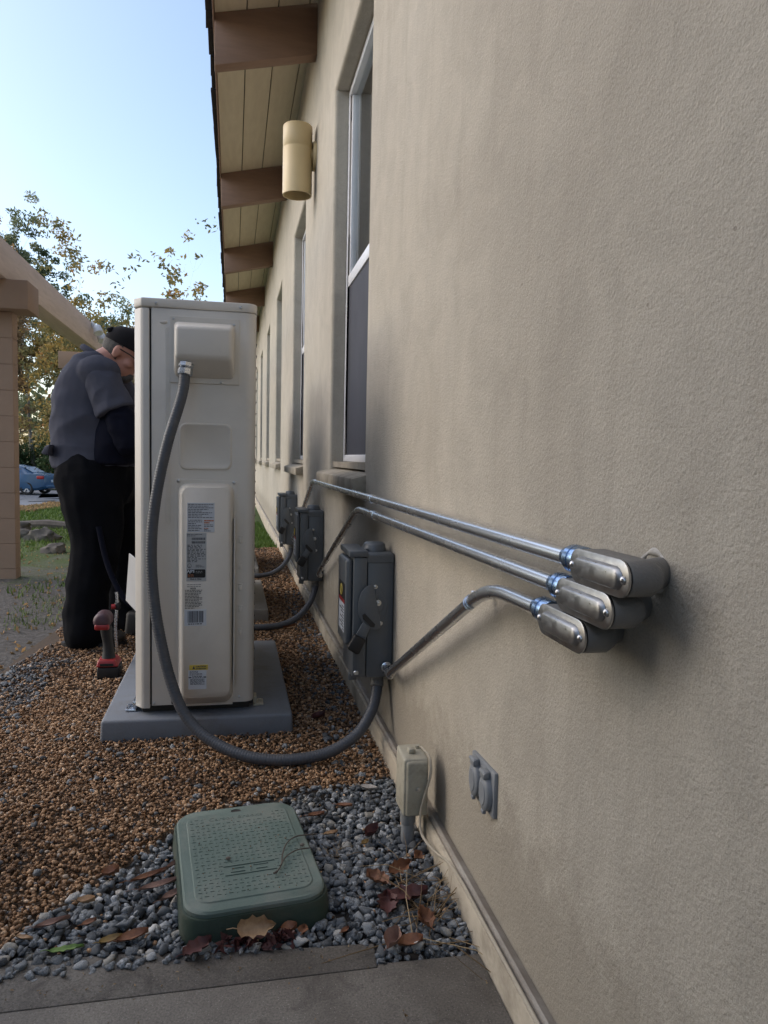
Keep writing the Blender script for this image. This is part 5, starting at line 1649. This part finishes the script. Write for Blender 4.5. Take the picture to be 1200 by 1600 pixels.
# grey stones: the larger ones one by one, the small ones as filler
GS = stone_shapes(2, 16, .5)
p = scatter(4200, greyp); p = p[keep(p)]; wv = wob(p[:, 0], p[:, 1])
fade = (p[:, 1] - np.interp(p[:, 0], [-.45, -.2, 0, .2, .47], [1.48, 1.74, 1.95, 2.02, 2.06])) * 9 + .6
p = p[(RNG.uniform(0, 1, len(p)) > fade * .7) & ~((p[:, 1] < 1.36) & (p[:, 0] < .268)) & (p[:, 1] > 1.30)]
sz = RNG.uniform(.0055, .011, len(p))
pos = np.column_stack([p, RNG.uniform(-.012, .006, len(p))])
V, Fc, T_ = stones(pos, sz, 2, GS[0], GS[1], np.clip(RNG.beta(1.8, 2.2, len(p)), 0, 1))
so = bpy.data.objects.new('small_stones', np_mesh('small_stones', V, Fc, T_, GREY, True)); COL.objects.link(so); so.parent = stone_bed; so['kind'] = 'stuff'
# some strays in the tan gravel and along the wall
ps = np.vstack([scatter(260, [(.30, 2.1), (.47, 2.1), (.47, 5.2), (.36, 5.2)]), scatter(90, [(-.6, 1.6), (.3, 2.1), (.3, 2.6), (-.9, 2.6)]), scatter(240, [(-1.05, 2.55), (-.72, 2.55), (-.76, 3.5), (-.95, 3.5)])])
ps = ps[keep(ps)]
V, Fc, T_ = stones(np.column_stack([ps, RNG.uniform(-.004, .006, len(ps))]), RNG.uniform(.006, .0125, len(ps)), 2, GS[0], GS[1], np.clip(RNG.beta(1.5, 2.8, len(ps)), 0, 1))
so = bpy.data.objects.new('stray_stones', np_mesh('stray_stones', V, Fc, T_, GREY, True)); COL.objects.link(so); so['kind'] = 'stuff'; so['label'] = 'scattered grey stones strewn over the tan gravel and along the wall'
placed = []
meshes = []
for i in range(12):
    for tn in (.12, .3, .45, .6, .75, .93):
        meshes.append(np_mesh('stone', GS[0][(i + int(tn * 50)) % 16], GS[1], np.full(len(GS[0][0]), min(1, max(0, tn + RNG.uniform(-.08, .08)))), GREY, True))
rs = random.Random(5); tries = 0
while len(placed) < 290 and tries < 30000:
    tries += 1
    x = rs.uniform(-.42, .465); y = rs.uniform(1.30, 2.02)
    a = np.array([[x, y]])
    if not in_poly(a[:, 0], a[:, 1], greyp)[0] or not keep(a)[0] or (y < 1.375 - .02 * x and x < .275) or y < 1.312: continue
    if y > np.interp(x, [-.45, -.2, 0, .2, .47], [1.50, 1.72, 1.88, 1.95, 1.98]): continue
    s = rs.uniform(.0085, .0148)
    if any((x - q[0]) ** 2 + (y - q[1]) ** 2 < ((s + q[2]) * .82) ** 2 for q in placed): continue
    placed.append((x, y, s))
    o = bpy.data.objects.new('stone', rs.choice(meshes)); COL.objects.link(o); o.parent = stone_bed
    o.location = (x, y, rs.uniform(-.002, .006)); o.rotation_euler = (rs.uniform(-.5, .5), rs.uniform(-.5, .5), rs.uniform(0, 6.28))
    k_ = rs.uniform(.85, 1.15); o.scale = (s * k_, s / k_, s * rs.uniform(.75, 1.05))

# ================================================================== GRASS, STRAW, LEAVES
def blades(pts, hgt, wid, tone_lo, tone_hi, lean=.5):
    n = len(pts)
    a = RNG.uniform(0, 2 * PI, n); d = np.stack([np.cos(a), np.sin(a)], 1)
    h = hgt * RNG.uniform(.5, 1.3, n); ln = RNG.uniform(.1, lean, n) * h
    b0 = pts.copy(); sx_ = np.stack([-d[:, 1], d[:, 0]], 1) * wid
    V = np.zeros((n, 3, 3))
    V[:, 0, :2] = b0[:, :2] - sx_; V[:, 1, :2] = b0[:, :2] + sx_; V[:, 2, :2] = b0[:, :2] + d * ln[:, None]
    V[:, 0, 2] = V[:, 1, 2] = b0[:, 2]; V[:, 2, 2] = b0[:, 2] + h
    return V.reshape(-1, 3), np.arange(n * 3).reshape(-1, 3), np.repeat(RNG.uniform(tone_lo, tone_hi, n), 3)
ch = []
p = scatter(16000, [(-3.3, 5.2), (-.95, 5.2), (-.75, 7.75), (-1.2, 10), (-2, 14), (-5, 14)])
wv = np.array([noise.noise(Vector((a * 1.6, b * 1.1, 6))) for a, b in p])
p = p[(wv > .02 - np.clip((p[:, 1] - 8) * .22, 0, .6)) & (RNG.uniform(0, 1, len(p)) < .85)]
ch.append(blades(np.column_stack([p, gz(p[:, 0], p[:, 1])]), .05, .006, .1, .95, 1.2))
p = scatter(9000, [(-.8, 7.76), (.47, 7.76), (.47, 13.5), (-.8, 13.5)]); ch.append(blades(np.column_stack([p, gz(p[:, 0], p[:, 1])]), .055, .008, .15, .7, .8))
p = scatter(9000, [(-6, 13), (-1.5, 13), (-1.5, 26), (-5.4, 26), (-5.6, 20)]); ch.append(blades(np.column_stack([p, gz(p[:, 0], p[:, 1])]), .07, .016, .25, .8, .9))
p = np.vstack([scatter(350, [(-1.25, 4.3), (-.98, 4.3), (-.95, 5.3), (-1.4, 5.3)])]); ch.append(blades(np.column_stack([p, gz(p[:, 0], p[:, 1])]), .035, .003, .1, 1, 1.2))
off = 0; Vs, Fs, Ts = [], [], []
for V, Fc, T_ in ch: Vs.append(V); Fs.append(Fc + off); Ts.append(T_); off += len(V)
g = bpy.data.objects.new('grass', np_mesh('grass', np.vstack(Vs), np.vstack(Fs), np.concatenate(Ts), GRASSM, False)); COL.objects.link(g); g['kind'] = 'stuff'; g['label'] = 'patchy green grass on the turf beyond the gravel'
# leaf litter along the road edge
p = scatter(2600, [(-5.9, 18.8), (-4.6, 18.5), (-5.0, 24), (-5.7, 28), (-6.4, 28), (-5.8, 24)]); V, Fc, T_ = leaf_cloud(np.column_stack([p, gz(p[:, 0], p[:, 1]) + .03]), np.full(len(p), .03), 2600, .06, 91)
g = bpy.data.objects.new('leaf_litter', np_mesh('leaf_litter', V, Fc, T_, LF_RUST, False)); COL.objects.link(g); g['kind'] = 'stuff'; g['label'] = 'rust coloured leaf litter along the edge of the road'
# chips and small litter on the mud
p = scatter(900, [(-1.7, 4.0), (-.95, 3.3), (-.85, 5.5), (-1.2, 8), (-2.6, 8.5)]); V, Fc, T_ = leaf_cloud(np.column_stack([p, gz(p[:, 0], p[:, 1]) + .008]), np.full(len(p), .008), 900, .016, 92)
g = bpy.data.objects.new('mud_litter', np_mesh('mud_litter', V, Fc, T_, LF_RUST, False)); COL.objects.link(g); g['kind'] = 'stuff'; g['label'] = 'small dead leaf scraps on the damp mud'

# dry straw by the wall corner
mb = MB(); rs = random.Random(9)
def straw(x, y, L, ang, tilt, bend_, r_=.0011):
    d = Vector((math.cos(ang) * math.cos(tilt), math.sin(ang) * math.cos(tilt), math.sin(tilt)))
    p0 = Vector((x, y, .008)); side = Vector((-d.y, d.x, 0))
    mb.tube([p0, p0 + d * L * .5 + side * bend_, p0 + d * L + side * bend_ * .2 - Vector((0, 0, L * .10))], [r_, r_ * .9, r_ * .4], 4)
for i in range(46):
    straw(rs.gauss(.40, .035), rs.gauss(1.46, .085), rs.uniform(.05, .17), rs.uniform(0, 6.28), rs.uniform(.03, .5), rs.uniform(-.025, .025), rs.uniform(.0005, .0011))
for i in range(7): straw(.37 + rs.uniform(-.03, .04), 1.36 + rs.uniform(-.02, .05), rs.uniform(.10, .20), rs.uniform(.6, 2.5), rs.uniform(.12, .45), rs.uniform(-.01, .01), .0013)
for i in range(14): straw(.25 + rs.uniform(-.02, .02), 1.68 + rs.uniform(-.02, .02), rs.uniform(.03, .06), rs.uniform(0, 6.28), rs.uniform(.1, .8), 0, .0006)
straw(.30, 1.34, .16, 3.3, .03, .01); straw(.46, 1.32, .13, 2.9, .05, .02); straw(.36, 1.35, .24, -.7, .02, .02); straw(.42, 1.33, .18, -1.0, .02, -.01)
me = mb.mesh('dry_grass', STRAW); at = me.attributes.new('tone', 'FLOAT', 'POINT')
at.data.foreach_set('value', np.repeat(RNG.uniform(0, 1, len(me.vertices) // 12 + 1), 12)[:len(me.vertices)].astype(np.float32))
g = bpy.data.objects.new('dry_grass', me); COL.objects.link(g); g['kind'] = 'stuff'; g['label'] = 'dry straw stalks tangled in the corner between stones and wall'

def leaf(x, y, z, L, W_, m, ang, label, kind='oval', curl=.25, tilt=(0, 0), group='fallen leaves on the stones'):
    """a curled blade with midrib fold and its stalk"""
    q = MB(); n = 10; k = 4
    rs_ = random.Random(int(abs(x * 9999 + y * 777)))
    for i in range(n + 1):
        t = i / n
        wv = {'oval': math.sin(PI * min(1, t * .93 + .07)) ** .8, 'lance': math.sin(PI * t ** .8) ** 1.2, 'lobed': (.45 + .55 * abs(math.sin(PI * t * 3.5 + .4))) * math.sin(PI * min(1, t + .06)) ** .5}[kind]
        wv = max(.02, wv) * W_ * .5 * (1 + rs_.uniform(-.09, .09))
        for j in range(-k, k + 1):
            s = j / k
            zz = curl * W_ * (s * s) * (.6 + .6 * t) - .05 * W_ * (1 - abs(s)) + curl * L * .35 * (t - .5) ** 2 + .04 * W_ * noise.noise(Vector((t * 4 + x * 50, s * 3, y * 30)))
            q.v.append(((t - .5) * L, s * wv, zz))
    c = 2 * k + 1
    q.f += [(i * c + j, i * c + j + 1, (i + 1) * c + j + 1, (i + 1) * c + j) for i in range(n) for j in range(2 * k)]
    nb = len(q.v)
    q.add([(a, b, d - .0012) for a, b, d in q.v], [tuple(i + 0 for i in reversed(f)) for f in q.f])
    q.tube([(-.5 * L, 0, .03 * L), (-.62 * L, .03 * L, .06 * L), (-.78 * L, .02 * L, .05 * L)], [.0011, .001, .0008], 5)
    me = q.mesh('fallen_leaf', m, 60)
    o = bpy.data.objects.new('fallen_leaf', me); COL.objects.link(o)
    o.location = (x, y, z); o.rotation_euler = Euler((tilt[0], tilt[1], ang)); o.scale = (.86, .86, .86)
    o['label'] = label; o['category'] = 'leaf'; o['group'] = group
    return o
leaf(.050, 1.388, .040, .085, .05, LTAN, .05, 'large tan wavy leaf leaning on the front of the green box', 'lobed', .25, (1.0, 0))
leaf(-.060, 1.378, .016, .070, .05, LRED, .6, 'dark red leaf on the concrete edge at the left front of the green box', 'lobed', .2)
leaf(-.145, 1.595, .022, .115, .026, LPINK, .35, 'long pinkish brown leaf on the stones left of the green box', 'lance', .25)
leaf(-.175, 1.640, .018, .10, .022, LRUST, .45, 'narrow rust leaf lying under the long pinkish one', 'lance', .3)
leaf(-.118, 1.56, .018, .075, .024, LPINK, .7, 'shorter pinkish leaf tucked below the long one', 'lance', .3)
leaf(-.125, 1.665, .026, .06, .014, LPINK, .9, 'curled pale sliver of a leaf touching the green box', 'lance', .5)
leaf(-.262, 1.665, .018, .044, .038, LRUST, .2, 'round rust brown leaf at the edge of the tan gravel', 'oval', .35)
leaf(-.295, 1.565, .018, .044, .026, LTAN, -.1, 'small tan leaf in the middle of the left stones', 'oval', .35)
leaf(-.345, 1.50, .018, .075, .022, LPINK, .35, 'brown pointed leaf at the left end of the stones', 'lance', .3)
leaf(-.275, 1.49, .018, .034, .02, LRUST, .5, 'little rust chip of leaf among the left stones', 'oval', .2)
leaf(-.185, 1.432, .016, .070, .034, LRUST, .35, 'rust leaf on the stones near the concrete edge', 'oval', .25)
leaf(-.225, 1.43, .016, .050, .024, LYEL, .3, 'ochre leaf next to the rust leaf near the concrete', 'oval', .25)
leaf(-.302, 1.42, .014, .070, .022, LGREEN, .1, 'fresh green leaf at the concrete edge on the left', 'lobed', .15)
leaf(.115, 1.405, .016, .036, .034, LRUST, .1, 'round brown leaf at the front corner of the green box', 'oval', .3)
leaf(.142, 1.398, .014, .026, .024, LRUST, 1.2, 'small brown leaf beside the round one at the box corner', 'oval', .3)
leaf(.345, 1.74, .020, .05, .038, LRED, .6, 'glossy dark red leaf near the grey pipe', 'oval', .5)
leaf(.245, 1.76, .018, .042, .018, LTAN, .2, 'orange tan leaf on the stones right of the green box', 'oval', .3)
leaf(.322, 1.705, .016, .024, .02, LYEL, .5, 'small yellowish leaf near the foot of the pipe', 'oval', .3)
leaf(.318, 1.535, .022, .065, .05, LRUST, 2.4, 'rust lobed leaf left of the straw', 'lobed', .3)
leaf(.375, 1.565, .026, .07, .045, LRUST, .5, 'orange rust leaf propped up in the straw', 'lobed', .3, (.5, 0))
leaf(.375, 1.470, .018, .10, .07, LRED, .1, 'big dark red leaf under the straw', 'lobed', .2)
leaf(.325, 1.455, .016, .075, .06, LRED, 1.4, 'dark maroon leaf left of the big red one', 'lobed', .2)
leaf(.385, 1.37, .024, .05, .045, LRUST, 1.9, 'brown crumpled leaf between straw and pale stones', 'lobed', .5)
leaf(.308, 1.325, .018, .045, .04, LPINK, .8, 'pink brown curled leaf in the notch of the concrete', 'oval', .6)
leaf(.345, 1.33, .012, .06, .04, LRUST, .1, 'rusty flat leaf at the concrete edge beside the notch', 'oval', .25)
leaf(.425, 1.60, .03, .05, .03, LRUST, 1.1, 'brown leaf standing against the grey pipe', 'oval', .3, (.6, .3))
leaf(.31, 2.60, .014, .06, .045, LRED, .4, 'dark red leaf on the gravel right of the nearest pad', 'lobed', .4)
leaf(.385, 2.0, .016, .060, .030, LGREY, -.6, 'pale grey dead leaf on the gravel by the base', 'oval', .2)
leaf(.225, 1.388, .012, .024, .014, LRUST, .6, 'tiny brown leaf on the stones at the concrete edge', 'oval', .3)
leaf(.22, 1.86, .018, .05, .022, LRUST, .1, 'brown leaf where grey stones meet tan gravel', 'oval', .3)
leaf(.30, 1.90, .018, .05, .02, LRUST, -.3, 'rust leaf behind the grey stones near the whip', 'oval', .3)
leaf(-.39, 1.47, .012, .045, .014, LTAN, -.4, 'thin tan leaf at the far left on the gravel', 'lance', .3)
leaf(.30, 4.05, .014, .12, .05, LRUST, .5, 'brown leaf on the gravel below the middle whip', 'oval', .3)
# heap of wet red leaves in front of the valve box
V, Fc, T_ = leaf_cloud(np.column_stack([RNG.uniform(-.02, .12, 60), RNG.uniform(1.372, 1.398, 60), RNG.uniform(.004, .022, 60)]), np.full(60, .010), 90, .014, 93)
g = bpy.data.objects.new('red_leaf_heap', np_mesh('red_leaf_heap', V, Fc, np.clip(T_ * .4, 0, 1), LRED, False)); COL.objects.link(g); g['kind'] = 'stuff'; g['label'] = 'heap of wet dark red leaf scraps against the green box'

# grit and specks lying on the slab and on the lid
V, Fc, T_ = leaf_cloud(np.column_stack([RNG.uniform(-.45, .46, 150), np.concatenate([RNG.uniform(1.00, 1.29, 70), 1.30 + RNG.uniform(0, .06, 80)]), np.full(150, .003)]), np.full(150, .002), 150, .0035, 94)
V[:, 2] = np.abs(V[:, 2] - .003) + .0035
V = V[: 4 * 150]
ok = ~((V[:, 0] > .27) & (V[:, 1] > 1.29)); ok = ok.reshape(-1, 4).all(1)
g = bpy.data.objects.new('slab_grit', np_mesh('slab_grit', V.reshape(-1, 4, 3)[ok].reshape(-1, 3), np.arange(ok.sum() * 4).reshape(-1, 4), np.repeat(RNG.uniform(0, .8, ok.sum()), 4), STRAW, False)); COL.objects.link(g); g['kind'] = 'stuff'; g['label'] = 'grit and leaf specks scattered on the concrete edge'
p = RNG.uniform(-1, 1, (60, 2)) * np.array([.11, .17])
V, Fc, T_ = stones(np.column_stack([p[:, 0] + .033, p[:, 1] + 1.632, np.full(60, .0685)]), RNG.uniform(.0007, .0022, 60), 1, TS[0], TS[1], RNG.uniform(0, .5, 60))
g = bpy.data.objects.new('lid_grit', np_mesh('lid_grit', V, Fc, T_, TAN, True)); COL.objects.link(g); g['kind'] = 'stuff'; g['label'] = 'fine grit lying on the green lid'
